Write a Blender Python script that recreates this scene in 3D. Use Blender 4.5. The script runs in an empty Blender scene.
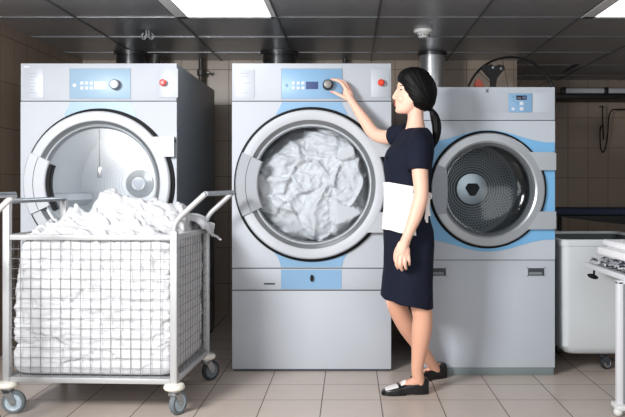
import bpy, bmesh, math, random
from mathutils import Vector, Matrix, noise
random.seed(7)
PI = math.pi
C = bpy.context.scene.collection
scene = bpy.context.scene

# ------------------------------------------------------------------ camera geometry
F = 760.0; VX, VY, CAMH = 350.0, 185.0, 1.10
def P(px, py, Y):
    """world point seen at photo pixel (px,py) that stands at depth Y"""
    return Vector(((px - VX) / F * Y, Y, CAMH - (py - VY) / F * Y))
def PX(px, Y): return (px - VX) / F * Y
def PZ(py, Y): return CAMH - (py - VY) / F * Y

# ------------------------------------------------------------------ materials
def lin(c):
    out = []
    for v in c:
        v /= 255.0
        out.append(v / 12.92 if v <= 0.04045 else ((v + 0.055) / 1.055) ** 2.4)
    return tuple(out) + (1.0,)

def base_mat(name):
    m = bpy.data.materials.new(name); m.use_nodes = True
    nt = m.node_tree
    return m, nt, nt.nodes['Principled BSDF']

def pm(name, rgb, rough=0.5, metal=0.0, var=0.04, scale=8.0, bump=0.0, bscale=60.0, spec=0.5, stretch=None, sheen=0.0):
    m, nt, b = base_mat(name)
    N, L = nt.nodes, nt.links
    tc = N.new('ShaderNodeTexCoord')
    mp = N.new('ShaderNodeMapping')
    if stretch: mp.inputs['Scale'].default_value = stretch
    L.new(tc.outputs['Object'], mp.inputs['Vector'])
    nz = N.new('ShaderNodeTexNoise'); nz.inputs['Scale'].default_value = scale; nz.inputs['Detail'].default_value = 3
    L.new(mp.outputs[0], nz.inputs['Vector'])
    ra = N.new('ShaderNodeMapRange'); ra.inputs['To Min'].default_value = 1 - var; ra.inputs['To Max'].default_value = 1 + var
    L.new(nz.outputs['Fac'], ra.inputs['Value'])
    mx = N.new('ShaderNodeMix'); mx.data_type = 'RGBA'; mx.blend_type = 'MULTIPLY'; mx.inputs['Factor'].default_value = 1
    mx.inputs['A'].default_value = lin(rgb)
    L.new(ra.outputs[0], mx.inputs['B'])
    L.new(mx.outputs['Result'], b.inputs['Base Color'])
    b.inputs['Roughness'].default_value = rough
    b.inputs['Metallic'].default_value = metal
    b.inputs['Specular IOR Level'].default_value = spec
    if sheen: b.inputs['Sheen Weight'].default_value = sheen
    if bump:
        n2 = N.new('ShaderNodeTexNoise'); n2.inputs['Scale'].default_value = bscale; n2.inputs['Detail'].default_value = 4
        L.new(mp.outputs[0], n2.inputs['Vector'])
        bp = N.new('ShaderNodeBump'); bp.inputs['Strength'].default_value = bump; bp.inputs['Distance'].default_value = 0.01
        L.new(n2.outputs['Fac'], bp.inputs['Height'])
        L.new(bp.outputs[0], b.inputs['Normal'])
    return m

def tile_mat(name, rgb, grout, size, offset, axes, gw=0.004, rough=0.4, var=0.08):
    """square or oblong tiles laid in world axes; size & offset in metres"""
    m, nt, b = base_mat(name)
    N, L = nt.nodes, nt.links
    geo = N.new('ShaderNodeNewGeometry')
    sep = N.new('ShaderNodeSeparateXYZ'); L.new(geo.outputs['Position'], sep.inputs[0])
    def mth(op, a, bb=None):
        n = N.new('ShaderNodeMath'); n.operation = op
        for i, v in enumerate((a, bb)):
            if v is None: continue
            if isinstance(v, (int, float)): n.inputs[i].default_value = v
            else: L.new(v, n.inputs[i])
        return n.outputs[0]
    ids, lines = [], []
    for k, ax in enumerate(axes):
        u = mth('DIVIDE', mth('SUBTRACT', sep.outputs[ax], offset[k]), size[k])
        ids.append(mth('FLOOR', u))
        fr = mth('SUBTRACT', u, mth('FLOOR', u))
        d = mth('MINIMUM', fr, mth('SUBTRACT', 1.0, fr))
        lines.append(mth('LESS_THAN', d, gw / size[k] / 2))
    g = mth('MAXIMUM', lines[0], lines[1])
    cmb = N.new('ShaderNodeCombineXYZ'); L.new(ids[0], cmb.inputs[0]); L.new(ids[1], cmb.inputs[1])
    wn = N.new('ShaderNodeTexWhiteNoise'); wn.noise_dimensions = '3D'; L.new(cmb.outputs[0], wn.inputs['Vector'])
    nz = N.new('ShaderNodeTexNoise'); nz.inputs['Scale'].default_value = 9; nz.inputs['Detail'].default_value = 5
    L.new(geo.outputs['Position'], nz.inputs['Vector'])
    s = mth('ADD', mth('MULTIPLY', wn.outputs['Value'], var), mth('ADD', 1 - var, mth('MULTIPLY', mth('SUBTRACT', nz.outputs['Fac'], 0.5), 0.12)))
    mx = N.new('ShaderNodeMix'); mx.data_type = 'RGBA'; mx.blend_type = 'MULTIPLY'; mx.inputs['Factor'].default_value = 1
    mx.inputs['A'].default_value = lin(rgb); L.new(s, mx.inputs['B'])
    m2 = N.new('ShaderNodeMix'); m2.data_type = 'RGBA'
    L.new(g, m2.inputs['Factor']); L.new(mx.outputs['Result'], m2.inputs['A']); m2.inputs['B'].default_value = lin(grout)
    L.new(m2.outputs['Result'], b.inputs['Base Color'])
    L.new(mth('ADD', rough, mth('MULTIPLY', g, 0.4)), b.inputs['Roughness'])
    bp = N.new('ShaderNodeBump'); bp.inputs['Strength'].default_value = 0.4; bp.inputs['Distance'].default_value = 0.003; bp.invert = True
    L.new(g, bp.inputs['Height']); L.new(bp.outputs[0], b.inputs['Normal'])
    return m

def emit_mat(name, rgb, strength):
    m, nt, b = base_mat(name)
    b.inputs['Base Color'].default_value = lin(rgb)
    N, L = nt.nodes, nt.links
    tc = N.new('ShaderNodeTexCoord')
    w = N.new('ShaderNodeTexWave'); w.inputs['Scale'].default_value = 3.2; w.bands_direction = 'X'; w.inputs['Distortion'].default_value = 0
    L.new(tc.outputs['Object'], w.inputs['Vector'])
    r = N.new('ShaderNodeMapRange'); r.inputs['To Min'].default_value = strength * 0.75; r.inputs['To Max'].default_value = strength * 1.15
    L.new(w.outputs['Fac'], r.inputs['Value'])
    b.inputs['Emission Color'].default_value = lin(rgb)
    L.new(r.outputs[0], b.inputs['Emission Strength'])
    return m

def glass_mat(name, tint=(235, 242, 246), gloss=0.12, rough=0.03):
    m = bpy.data.materials.new(name); m.use_nodes = True
    nt = m.node_tree; N, L = nt.nodes, nt.links
    N.remove(N['Principled BSDF'])
    out = N['Material Output']
    tr = N.new('ShaderNodeBsdfTransparent'); tr.inputs[0].default_value = lin(tint)
    gl = N.new('ShaderNodeBsdfGlossy'); gl.inputs['Roughness'].default_value = rough
    lw = N.new('ShaderNodeLayerWeight'); lw.inputs['Blend'].default_value = 0.25
    r = N.new('ShaderNodeMapRange'); r.inputs['From Min'].default_value = 0.12; r.inputs['To Min'].default_value = gloss; r.inputs['To Max'].default_value = 0.6
    L.new(lw.outputs['Fresnel'], r.inputs['Value'])
    mx = N.new('ShaderNodeMixShader')
    L.new(r.outputs[0], mx.inputs[0]); L.new(tr.outputs[0], mx.inputs[1]); L.new(gl.outputs[0], mx.inputs[2])
    L.new(mx.outputs[0], out.inputs[0])
    return m

def perforated_mat(name, rgb, hole=(24, 26, 28), ring=0.0175, count=74, inner=0.0, outer=9.0, metal=0.7, rough=0.35):
    """sheet metal with concentric rows of round holes; object x,z is the plate plane"""
    m, nt, b = base_mat(name)
    N, L = nt.nodes, nt.links
    tc = N.new('ShaderNodeTexCoord'); sep = N.new('ShaderNodeSeparateXYZ'); L.new(tc.outputs['Object'], sep.inputs[0])
    def mth(op, a, bb=None):
        n = N.new('ShaderNodeMath'); n.operation = op
        for i, v in enumerate((a, bb)):
            if v is None: continue
            if isinstance(v, (int, float)): n.inputs[i].default_value = v
            else: L.new(v, n.inputs[i])
        return n.outputs[0]
    x, z = sep.outputs[0], sep.outputs[2]
    r = mth('SQRT', mth('ADD', mth('MULTIPLY', x, x), mth('MULTIPLY', z, z)))
    th = mth('ARCTAN2', z, x)
    rr = mth('DIVIDE', r, ring); row = mth('FLOOR', rr)
    dr = mth('MULTIPLY', mth('SUBTRACT', mth('SUBTRACT', rr, row), 0.5), ring)
    u = mth('ADD', mth('MULTIPLY', th, count / (2 * PI)), mth('MULTIPLY', row, 0.5))
    du = mth('MULTIPLY', mth('SUBTRACT', mth('SUBTRACT', u, mth('FLOOR', u)), 0.5), mth('MULTIPLY', r, 2 * PI / count))
    d = mth('SQRT', mth('ADD', mth('MULTIPLY', dr, dr), mth('MULTIPLY', du, du)))
    h = mth('LESS_THAN', d, ring * 0.34)
    h = mth('MULTIPLY', h, mth('GREATER_THAN', r, inner))
    h = mth('MULTIPLY', h, mth('LESS_THAN', r, outer))
    mx = N.new('ShaderNodeMix'); mx.data_type = 'RGBA'
    L.new(h, mx.inputs['Factor']); mx.inputs['A'].default_value = lin(rgb); mx.inputs['B'].default_value = lin(hole)
    L.new(mx.outputs['Result'], b.inputs['Base Color'])
    L.new(mth('MULTIPLY', mth('SUBTRACT', 1.0, h), metal), b.inputs['Metallic'])
    b.inputs['Roughness'].default_value = rough
    return m

# ------------------------------------------------------------------ mesh helpers
def box(bm, x0, x1, y0, y1, z0, z1, bev=0.0, seg=2):
    vs = [bm.verts.new(p) for p in ((x0,y0,z0),(x1,y0,z0),(x1,y1,z0),(x0,y1,z0),(x0,y0,z1),(x1,y0,z1),(x1,y1,z1),(x0,y1,z1))]
    fs = [bm.faces.new([vs[i] for i in f]) for f in ((0,3,2,1),(4,5,6,7),(0,1,5,4),(1,2,6,5),(2,3,7,6),(3,0,4,7))]
    if bev:
        es = list({e for f in fs for e in f.edges})
        bmesh.ops.bevel(bm, geom=es, offset=bev, segments=seg, affect='EDGES', profile=0.5)

def frame_for(d):
    d = d.normalized()
    a = Vector((0,0,1)) if abs(d.z) < 0.9 else Vector((1,0,0))
    u = d.cross(a).normalized(); v = u.cross(d).normalized()
    return u, v

def bridge_rings(bm, rings, closed=True, cap=True):
    for a, b in zip(rings[:-1], rings[1:]):
        n = len(a)
        for i in range(n if closed else n - 1):
            j = (i + 1) % n
            try: bm.faces.new((a[i], a[j], b[j], b[i]))
            except ValueError: pass
    if cap and closed:
        try: bm.faces.new(list(reversed(rings[0])))
        except ValueError: pass
        try: bm.faces.new(rings[-1])
        except ValueError: pass

def tube(bm, pts, rad, seg=10, cap=True, squash=None):
    """tube along a polyline with a radius per point (parallel-transported)"""
    pts = [Vector(p) for p in pts]
    if isinstance(rad, (int, float)): rad = [rad] * len(pts)
    rings = []; u = None
    for i, p in enumerate(pts):
        a = pts[max(0, i-1)]; b = pts[min(len(pts)-1, i+1)]
        d = (b - a).normalized()
        if u is None: u, v = frame_for(d)
        else:
            u = (u - d * u.dot(d)).normalized(); v = u.cross(d).normalized()
        r = rad[i]
        rings.append([bm.verts.new(p + (u * math.cos(t) + v * math.sin(t)) * r) for t in [2*PI*k/seg for k in range(seg)]])
    bridge_rings(bm, rings, True, cap)

def spline(pts, sub=6):
    """Catmull-Rom through tuples of any length"""
    out = []
    n = len(pts)
    for i in range(n - 1):
        p0 = pts[max(0, i-1)]; p1 = pts[i]; p2 = pts[i+1]; p3 = pts[min(n-1, i+2)]
        for s in range(sub):
            t = s / sub
            out.append(tuple(0.5*((2*b) + (-a+c)*t + (2*a-5*b+4*c-d)*t*t + (-a+3*b-3*c+d)*t**3) for a, b, c, d in zip(p0, p1, p2, p3)))
    out.append(tuple(pts[-1]))
    return out

def limb(bm, pr, sub=5, seg=14):
    """smooth limb: list of (Vector, radius); round ends"""
    q = spline([(p.x, p.y, p.z, r) for p, r in pr], sub)
    pts = [Vector(a[:3]) for a in q]; rad = [max(a[3], 0.002) for a in q]
    d0 = (pts[0]-pts[1]).normalized(); d1 = (pts[-1]-pts[-2]).normalized()
    r0, r1 = rad[0], rad[-1]
    head = [(pts[0]+d0*r0*math.sin(t), r0*math.cos(t)) for t in (1.35, 0.9, 0.45)]
    tail = [(pts[-1]+d1*r1*math.sin(t), r1*math.cos(t)) for t in (0.45, 0.9, 1.35)]
    tube(bm, [h[0] for h in head]+pts+[t[0] for t in tail], [h[1] for h in head]+rad+[t[1] for t in tail], seg)

def ellipsoid(bm, c, rx, ry, rz, rot=None, seg=20, rg=12):
    M = Matrix.Translation(Vector(c)) @ (rot.to_4x4() if rot else Matrix.Identity(4)) @ Matrix.Diagonal((rx, ry, rz, 1))
    bmesh.ops.create_uvsphere(bm, u_segments=seg, v_segments=rg, radius=1.0, matrix=M)

def lathe(bm, prof, c, axis='y', seg=48, a0=0.0, a1=2*PI):
    """prof: (radius, offset along axis); axis y: plane xz; axis z: plane xy"""
    full = abs(a1 - a0 - 2*PI) < 1e-6
    n = seg if full else seg + 1
    cols = []
    for k in range(n):
        t = a0 + (a1 - a0) * k / seg
        col = []
        for r, h in prof:
            if axis == 'y': p = (c[0] + r*math.cos(t), c[1] + h, c[2] + r*math.sin(t))
            elif axis == 'z': p = (c[0] + r*math.cos(t), c[1] + r*math.sin(t), c[2] + h)
            else: p = (c[0] + h, c[1] + r*math.cos(t), c[2] + r*math.sin(t))
            col.append(bm.verts.new(p))
        cols.append(col)
    for k in range(n if full else n - 1):
        a, b = cols[k], cols[(k+1) % n]
        for i in range(len(prof) - 1):
            bm.faces.new((a[i], a[i+1], b[i+1], b[i]))
    bmesh.ops.remove_doubles(bm, verts=bm.verts, dist=1e-6)

def sector(bm, c, r0, r1, a0, a1, y0, y1, seg=24, bev=0.0):
    """ring segment in the xz plane, from depth y0 to y1 (angles in degrees)"""
    a0, a1 = math.radians(a0), math.radians(a1)
    rings = []
    for k in range(seg + 1):
        t = a0 + (a1-a0)*k/seg
        rings.append([bm.verts.new((c[0]+r*math.cos(t), y, c[1]+r*math.sin(t))) for r, y in ((r0+bev,y0),(r1-bev,y0),(r1,y0+bev),(r1,y1),(r0,y1),(r0,y0+bev))] if bev else
                     [bm.verts.new((c[0]+r*math.cos(t), y, c[1]+r*math.sin(t))) for r, y in ((r0,y0),(r1,y0),(r1,y1),(r0,y1))])
    bridge_rings(bm, rings, True, True)

def prism(bm, pts, y0, y1):
    a = [bm.verts.new((x, y0, z)) for x, z in pts]; b = [bm.verts.new((x, y1, z)) for x, z in pts]
    bm.faces.new(a); bm.faces.new(list(reversed(b)))
    for i in range(len(a)):
        j = (i+1) % len(a); bm.faces.new((a[i], b[i], b[j], a[j]))

def plate_hole(bm, x0, x1, z0, z1, c, r, y0, y1, seg=72):
    """upright plate with a round hole"""
    ang = [2*PI*k/seg for k in range(seg)]
    for cx, cz in ((x0,z0),(x1,z0),(x1,z1),(x0,z1)): ang.append(math.atan2(cz-c[1], cx-c[0]) % (2*PI))
    ang = sorted(set(round(a, 6) for a in ang))
    def outer(t):
        dx, dz = math.cos(t), math.sin(t); s = 1e9
        if dx > 1e-9: s = min(s, (x1-c[0])/dx)
        if dx < -1e-9: s = min(s, (x0-c[0])/dx)
        if dz > 1e-9: s = min(s, (z1-c[1])/dz)
        if dz < -1e-9: s = min(s, (z0-c[1])/dz)
        return c[0]+dx*s, c[1]+dz*s
    rings = []
    for t in ang:
        ox, oz = outer(t); ix, iz = c[0]+r*math.cos(t), c[1]+r*math.sin(t)
        rings.append([bm.verts.new(p) for p in ((ix,y0,iz),(ox,y0,oz),(ox,y1,oz),(ix,y1,iz))])
    rings.append(rings[0])
    bridge_rings(bm, rings, True, False)

def xform(bm, M): bmesh.ops.transform(bm, matrix=M, verts=bm.verts)

ORIG = {}
def obj(name, bm, mat, parent=None, smooth=True, label=None, origin=None, ang=35):
    """link the bmesh as ONE object; verts are in world space of the (unrotated) root, shifted to the parent's origin"""
    off = Vector(origin) if origin is not None else Vector((0,0,0))
    po = ORIG.get(parent.name, Vector((0,0,0))) if parent else Vector((0,0,0))
    if origin is None: off = po
    bmesh.ops.recalc_face_normals(bm, faces=bm.faces)
    if off.length > 0: bmesh.ops.translate(bm, verts=bm.verts, vec=-off)
    me = bpy.data.meshes.new(name); bm.to_mesh(me); bm.free()
    if smooth:
        for p in me.polygons: p.use_smooth = True
        me.set_sharp_from_angle(angle=math.radians(ang))
    me.materials.append(mat)
    o = bpy.data.objects.new(name, me); C.objects.link(o)
    if parent: o.parent = parent
    o.location = off - po
    ORIG[o.name] = off
    if label: o['label'] = label
    return o
def tag(o, label, cat, group=None, kind=None):
    o['label'] = label; o['category'] = cat
    if group: o['group'] = group
    if kind: o['kind'] = kind
    return o
def thing(name, label, cat, loc, group=None):
    o = bpy.data.objects.new(name, None); C.objects.link(o)
    o.empty_display_size = 0.1
    o.location = loc; ORIG[o.name] = Vector(loc)
    return tag(o, label, cat, group)
def struct(name, bm, m, smooth=False, parent=None):
    o = obj(name, bm, m, parent, smooth)
    if not parent: o['kind'] = 'structure'
    return o
B = bmesh.new
def bx(name, mat, parent, x0, x1, y0, y1, z0, z1, bev=0.0, label=None, origin=None):
    bm = B(); box(bm, x0, x1, y0, y1, z0, z1, bev); return obj(name, bm, mat, parent, True, label, origin)

# ------------------------------------------------------------------ materials in use
M = {}
M['floor'] = tile_mat('floor_tiles', (196,183,173), (96,84,76), (0.3,0.3), (-0.143,-0.01), (0,1), 0.005, 0.33, 0.07)
M['wall'] = tile_mat('wall_tiles', (165,150,136), (112,94,80), (0.2,0.3), (0.18,-0.029), (0,2), 0.005, 0.35, 0.06)
M['wall_side'] = tile_mat('wall_tiles_side', (160,139,122), (108,92,80), (0.2,0.3), (0.09,-0.029), (1,2), 0.005, 0.35, 0.06)
M['ceil'] = tile_mat('ceiling_panels', (176,178,182), (96,97,100), (0.63,0.63), (0.176,0.335), (0,1), 0.003, 0.36, 0.05)
M['ceil'].node_tree.nodes['Principled BSDF'].inputs['Metallic'].default_value = 0.45
M['plaster'] = pm('plaster', (150,146,140), 0.8)
M['tbar'] = pm('ceiling_bar', (128,130,133), 0.4, 0.7)
M['light'] = emit_mat('light_diffuser', (255,255,255), 2.6)
M['white_paint'] = pm('white_paint', (232,234,236), 0.4)
M['steel'] = pm('satin_steel', (186,191,199), 0.6, 0.0, 0.02, 3)
M['steel_left'] = pm('satin_steel_left', (184,189,197), 0.6, 0.0, 0.02, 3)
M['steel_right'] = pm('satin_steel_right', (184,191,200), 0.6, 0.0, 0.02, 3)
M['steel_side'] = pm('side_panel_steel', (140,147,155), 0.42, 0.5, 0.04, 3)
M['door_steel'] = pm('door_ring_steel', (188,192,198), 0.5, 0.05, 0.02, 4)
M['door_steel_r'] = pm('door_ring_grey', (168,173,178), 0.35, 0.5, 0.02, 4)
M['handle_grey'] = pm('door_handle_grey', (150,154,160), 0.55, 0.1, 0.02, 4)
M['handle_dark'] = pm('door_handle_dark', (126,130,138), 0.4, 0.4, 0.03, 30, 0.05, 200)
M['bevel'] = pm('door_bevel_steel', (150,154,158), 0.3, 0.6, 0.02, 4)
M['rubber'] = pm('black_rubber', (12,13,15), 0.6, spec=0.25)
M['blue'] = pm('blue_panel', (128,168,202), 0.4, 0, 0.015)
M['blue_pale'] = pm('pale_blue_panel', (146,174,196), 0.4, 0, 0.015)
M['blue_mid'] = pm('mid_blue_panel', (112,172,216), 0.4, 0, 0.02)
M['outline'] = pm('seam_dark', (60,66,72), 0.6)
M['plaque'] = pm('plaque_grey', (184,189,197), 0.45, 0.1, 0.02)
M['print'] = pm('plaque_print', (160,166,176), 0.6)
M['button'] = pm('button_white', (206,216,228), 0.5)
M['disp'] = pm('display_navy', (72,86,130), 0.55, spec=0.2)
M['disp_w'] = pm('display_overexposed', (240,243,247), 0.3)  # overexposure put into the colour of the left display
M['disp_d'] = pm('display_dark', (18,24,44), 0.15)
M['digit'] = pm('display_digit', (150,170,220), 0.4)
M['knob_dark'] = pm('knob_black', (38,38,40), 0.35)
M['knob_face'] = pm('knob_steel', (132,130,128), 0.45, 0.3)
M['red'] = pm('red_button', (226,62,34), 0.35)
M['red_l'] = pm('red_button_left', (222,70,62), 0.35)
M['glass'] = glass_mat('door_glass', (244,247,249), 0.003, 0.05)
M['glass_l'] = glass_mat('door_glass_bright', (240,241,242), 0.05, 0.25)
M['glass_r'] = glass_mat('door_glass_clear', (226,232,236), 0.03, 0.1)
M['drum_l'] = pm('drum_steel_left', (196,200,204), 0.4, 0.3, 0.04, 5)  # pale tone carries the glare on the door glass
M['drum_c'] = pm('drum_steel_centre', (150,154,158), 0.4, 0.6)
M['drum_r'] = pm('drum_steel_right', (62,65,68), 0.35, 0.5, 0.04, 5)  # dark tone carries the shade of the unlit drum wall
M['perf_r'] = perforated_mat('perforated_plate', (150,156,160), ring=0.0165, count=70, inner=0.112, outer=0.27, metal=0.4, rough=0.5)
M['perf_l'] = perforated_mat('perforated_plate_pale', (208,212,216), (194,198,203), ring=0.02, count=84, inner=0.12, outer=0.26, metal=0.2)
M['hub'] = pm('hub_steel', (176,181,184), 0.3, 0.7, 0.03, 6)
M['cloth'] = pm('white_linen', (204,205,208), 0.9, 0, 0.015, 6, 0.10, 240, 0.2)
M['cloth_d'] = pm('white_linen_in_drum', (210,211,214), 0.9, 0, 0.02, 6, 0.12, 200, 0.2)
M['wire'] = pm('cart_wire', (124,124,126), 0.5, 0.2, 0.05)
M['cart_white'] = pm('cart_frame', (182,183,184), 0.42, 0.25, 0.03)
M['cart_grey'] = pm('cart_grip_steel', (142,146,150), 0.3, 0.7)
M['caster_white'] = pm('caster_plastic_cream', (226,224,212), 0.45)
M['caster_metal'] = pm('caster_zinc', (168,172,174), 0.35, 0.7)
M['tyre'] = pm('caster_tyre', (104,112,116), 0.6)
M['tyre_dark'] = pm('caster_tread', (42,46,50), 0.6)
M['wheel'] = pm('caster_wheel_blue_grey', (176,190,200), 0.45)
M['pipe'] = pm('pipe_dark', (74,72,70), 0.45, 0.3)
M['galv'] = pm('galvanised_duct', (205,208,212), 0.3, 0.8, 0.12, 6, 0.25, 14)
M['duct_dark'] = pm('duct_flange_dark', (96,97,99), 0.25, 0.85)
M['black_metal'] = pm('black_metal', (22,22,24), 0.45, 0.2)
M['orange'] = pm('orange_plastic', (146,60,38), 0.5)
M['skin'] = pm('skin', (238,192,170), 0.5, 0, 0.03, 14, 0.03, 120, 0.4)
_sb = M['skin'].node_tree.nodes['Principled BSDF']
_sb.inputs['Subsurface Weight'].default_value = 0.15; _sb.inputs['Subsurface Radius'].default_value = (0.012,0.005,0.003); _sb.inputs['Subsurface Scale'].default_value = 0.5
M['stocking'] = pm('tan_tights', (222,168,142), 0.5, 0, 0.03, 14, 0, 60, 0.35)
M['lip'] = pm('lips', (190,96,92), 0.4)
M['nail'] = pm('pink_nail', (236,130,150), 0.25)
M['hair'] = pm('black_hair', (9,8,8), 0.55, 0, 0.3, 30, 0.2, 60, 0.16, (1,1,0.18))
M['navy'] = pm('navy_fabric', (22,26,42), 0.85, 0, 0.12, 10, 0.12, 260, 0.2)
M['apron'] = pm('white_apron_fabric', (242,240,238), 0.9, 0, 0.02, 8, 0.05, 200, 0.2)
M['shoe'] = pm('black_leather', (16,16,18), 0.28)
M['shoe_white'] = pm('white_leather', (232,232,230), 0.4)
M['eye'] = pm('eye_dark', (30,22,20), 0.3)
M['bin'] = pm('white_bin_plastic', (206,211,214), 0.45, 0, 0.02, 2)
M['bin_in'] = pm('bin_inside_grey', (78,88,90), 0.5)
M['bin_rim'] = pm('bin_rim_grey', (150,158,160), 0.45)
M['trolley'] = pm('trolley_white', (226,228,232), 0.4)
M['trolley_grey'] = pm('trolley_grey', (140,146,152), 0.4)
M['navy_pad'] = pm('navy_padding', (46,56,82), 0.8)
M['dark_rail'] = pm('rail_grey', (190,196,204), 0.5)
M['sheet_pat'] = pm('sheet', (250,250,252), 0.85)
M['white_plastic'] = pm('white_plastic', (228,228,226), 0.45)
M['toe_kick'] = pm('toe_kick_grey', (120,130,132), 0.5)
M['grip'] = pm('grip_recess', (52,58,66), 0.5)

# ------------------------------------------------------------------ the room
CEIL = 2.149
BACK, ALC = 6.40, 7.60
XL, XC, XR = -2.25, 1.406, 3.30
bm = B(); box(bm, XL-0.1, XR+0.1, -1.5, ALC+0.1, -0.1, 0.0); struct('floor', bm, M['floor'])
bm = B(); box(bm, XL-0.1, XR+0.1, 2.0, ALC+0.1, CEIL, CEIL+0.1); struct('ceiling', bm, M['ceil'])
bm = B(); box(bm, XL-0.1, XC, BACK, BACK+0.1, 0, CEIL); struct('wall_back', bm, M['wall'])
bm = B(); box(bm, XC-0.1, XC, BACK+0.1, ALC, 0, CEIL); struct('wall_alcove_side', bm, M['wall_side'])
bm = B(); box(bm, XC-0.1, XR, ALC, ALC+0.1, 0, CEIL); struct('wall_alcove', bm, M['wall'])
bm = B(); box(bm, XL-0.1, XL, 3.1, BACK, 0, CEIL); struct('wall_left', bm, M['wall_side'])
bm = B(); box(bm, XR, XR+0.1, 3.1, ALC, 0, CEIL); struct('wall_right', bm, M['wall_side'])
# ceiling grid bars
bm = B()
for k in range(-3, 5):
    x = 0.176 + 0.63*k
    box(bm, x-0.007, x+0.007, 2.0, ALC, CEIL-0.006, CEIL-0.0005)
for k in range(3, 12):
    y = 0.335 + 0.63*k
    box(bm, XL, XR, y-0.006, y+0.006, CEIL-0.005, CEIL-0.0005)
struct('trim_ceiling', bm, M['tbar'])
def light_panel(x0, label):
    y0 = 4.115
    t = thing('ceiling_light', label, 'ceiling light', (x0+0.315, y0+0.315, CEIL), 'square light panels in the ceiling')
    bm = B(); box(bm, x0+0.082, x0+0.595, y0+0.03, y0+0.585, CEIL-0.008, CEIL-0.002); obj('diffuser', bm, M['light'], t, False)
    bm = B()
    box(bm, x0+0.008, x0+0.622, y0+0.586, y0+0.628, CEIL-0.010, CEIL-0.001); box(bm, x0+0.008, x0+0.622, y0+0.002, y0+0.025, CEIL-0.018, CEIL-0.001)
    box(bm, x0+0.004, x0+0.081, y0+0.002, y0+0.628, CEIL-0.010, CEIL-0.001); box(bm, x0+0.596, x0+0.626, y0+0.002, y0+0.628, CEIL-0.010, CEIL-0.001)
    obj('frame', bm, M['white_paint'], t, False)
light_panel(-1.084, 'bright square ceiling light panel above and between left and centre machines')
light_panel(1.436, 'bright square ceiling light panel in the top right corner')
# dark sliver where a panel sits crooked
bm = B(); a, b_, c_ = [(PX(p, (CEIL-CAMH)*F/(VY-q)), (CEIL-CAMH)*F/(VY-q)) for p, q in ((563,72.5),(573.5,64.2),(579.5,64.4))]
vs = [bm.verts.new((q[0], q[1], CEIL-0.007)) for q in (a, b_, c_)] + [bm.verts.new((q[0], q[1], CEIL-0.0005)) for q in (a, b_, c_)]
bm.faces.new(vs[:3]); bm.faces.new(vs[3:])
for i in range(3): bm.faces.new((vs[i], vs[(i+1)%3], vs[3+(i+1)%3], vs[3+i]))
struct('trim_ceiling_gap', bm, M['black_metal'])
# smoke detector
cy = (CEIL-CAMH)*F/(VY-30); cx = PX(423.5, cy)
t = thing('smoke_detector', 'round white smoke detector on the ceiling above the woman', 'smoke detector', (cx, cy, CEIL))
bm = B(); lathe(bm, [(0,-0.022),(0.062,-0.022),(0.066,-0.012),(0.066,-0.0005),(0,-0.0005)], (cx,cy,CEIL), 'z', 32); obj('base', bm, M['white_plastic'], t)
bm = B(); lathe(bm, [(0,-0.056),(0.028,-0.055),(0.036,-0.046),(0.038,-0.034),(0.05,-0.022),(0,-0.022)], (cx,cy,CEIL), 'z', 32); obj('sensor_cap', bm, M['white_plastic'], t)
bm = B()
for k in range(12):
    a = 2*PI*k/12; box(bm, cx+0.037*math.cos(a)-0.004, cx+0.037*math.cos(a)+0.004, cy+0.037*math.sin(a)-0.004, cy+0.037*math.sin(a)+0.004, CEIL-0.044, CEIL-0.034)
obj('vent_slot', bm, M['outline'], t, False)
# wire hook on the ceiling
hy = 5.15; hx = PX(147.5, hy)
bm = B()
for s in (-1, 1):
    pts = [(hx+s*0.008, hy, CEIL-0.001), (hx+s*0.012, hy, CEIL-0.045), (hx+s*0.022, hy, CEIL-0.06), (hx+s*0.035, hy, CEIL-0.055), (hx+s*0.037, hy, CEIL-0.03), (hx+s*0.026, hy, CEIL-0.02)]
    tube(bm, spline(pts, 4), 0.0055, 6)
tube(bm, [(hx-0.012, hy, CEIL-0.03), (hx+0.012, hy, CEIL-0.03)], 0.0035, 6)
tag(obj('ceiling_hook', bm, M['galv'], None, True, None, (hx, hy, CEIL)), 'small double wire hook on the ceiling above the left machine', 'hook')

# ------------------------------------------------------------------ laundry machines
def text_bars(bm, x, z, y, w, h, n):
    for k in range(n):
        box(bm, x + k*w, x + k*w + w*0.6, y-0.0008, y, z, z + h)

def control_knob(parent, cx, cz, y, r, facemat):
    bm = B(); lathe(bm, [(0,-0.012),(r*1.12,-0.012),(r*1.12,-0.001),(0,-0.001)], (cx,y,cz), 'y', 36)
    lathe(bm, [(0,-0.05),(r*0.86,-0.05),(r*0.96,-0.045),(r,-0.012),(0,-0.012)], (cx,y,cz), 'y', 36)
    k = obj('knob', bm, M['knob_dark'] if facemat is M['knob_face'] else M['print'], parent, label='round control knob with a flat face')
    bm = B(); lathe(bm, [(0,-0.053),(r*0.55,-0.053),(r*0.78,-0.0505),(0,-0.0495)], (cx,y,cz), 'y', 36)
    obj('knob_face', bm, facemat, k)
    bm = B()
    for q in range(20):
        a = 2*PI*q/20
        box(bm, cx+r*0.97*math.cos(a)-0.0016, cx+r*0.97*math.cos(a)+0.0016, y-0.044, y-0.013, cz+r*0.97*math.sin(a)-0.0016, cz+r*0.97*math.sin(a)+0.0016)
    obj('grip_ridges', bm, M['tyre_dark'], k)

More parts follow.
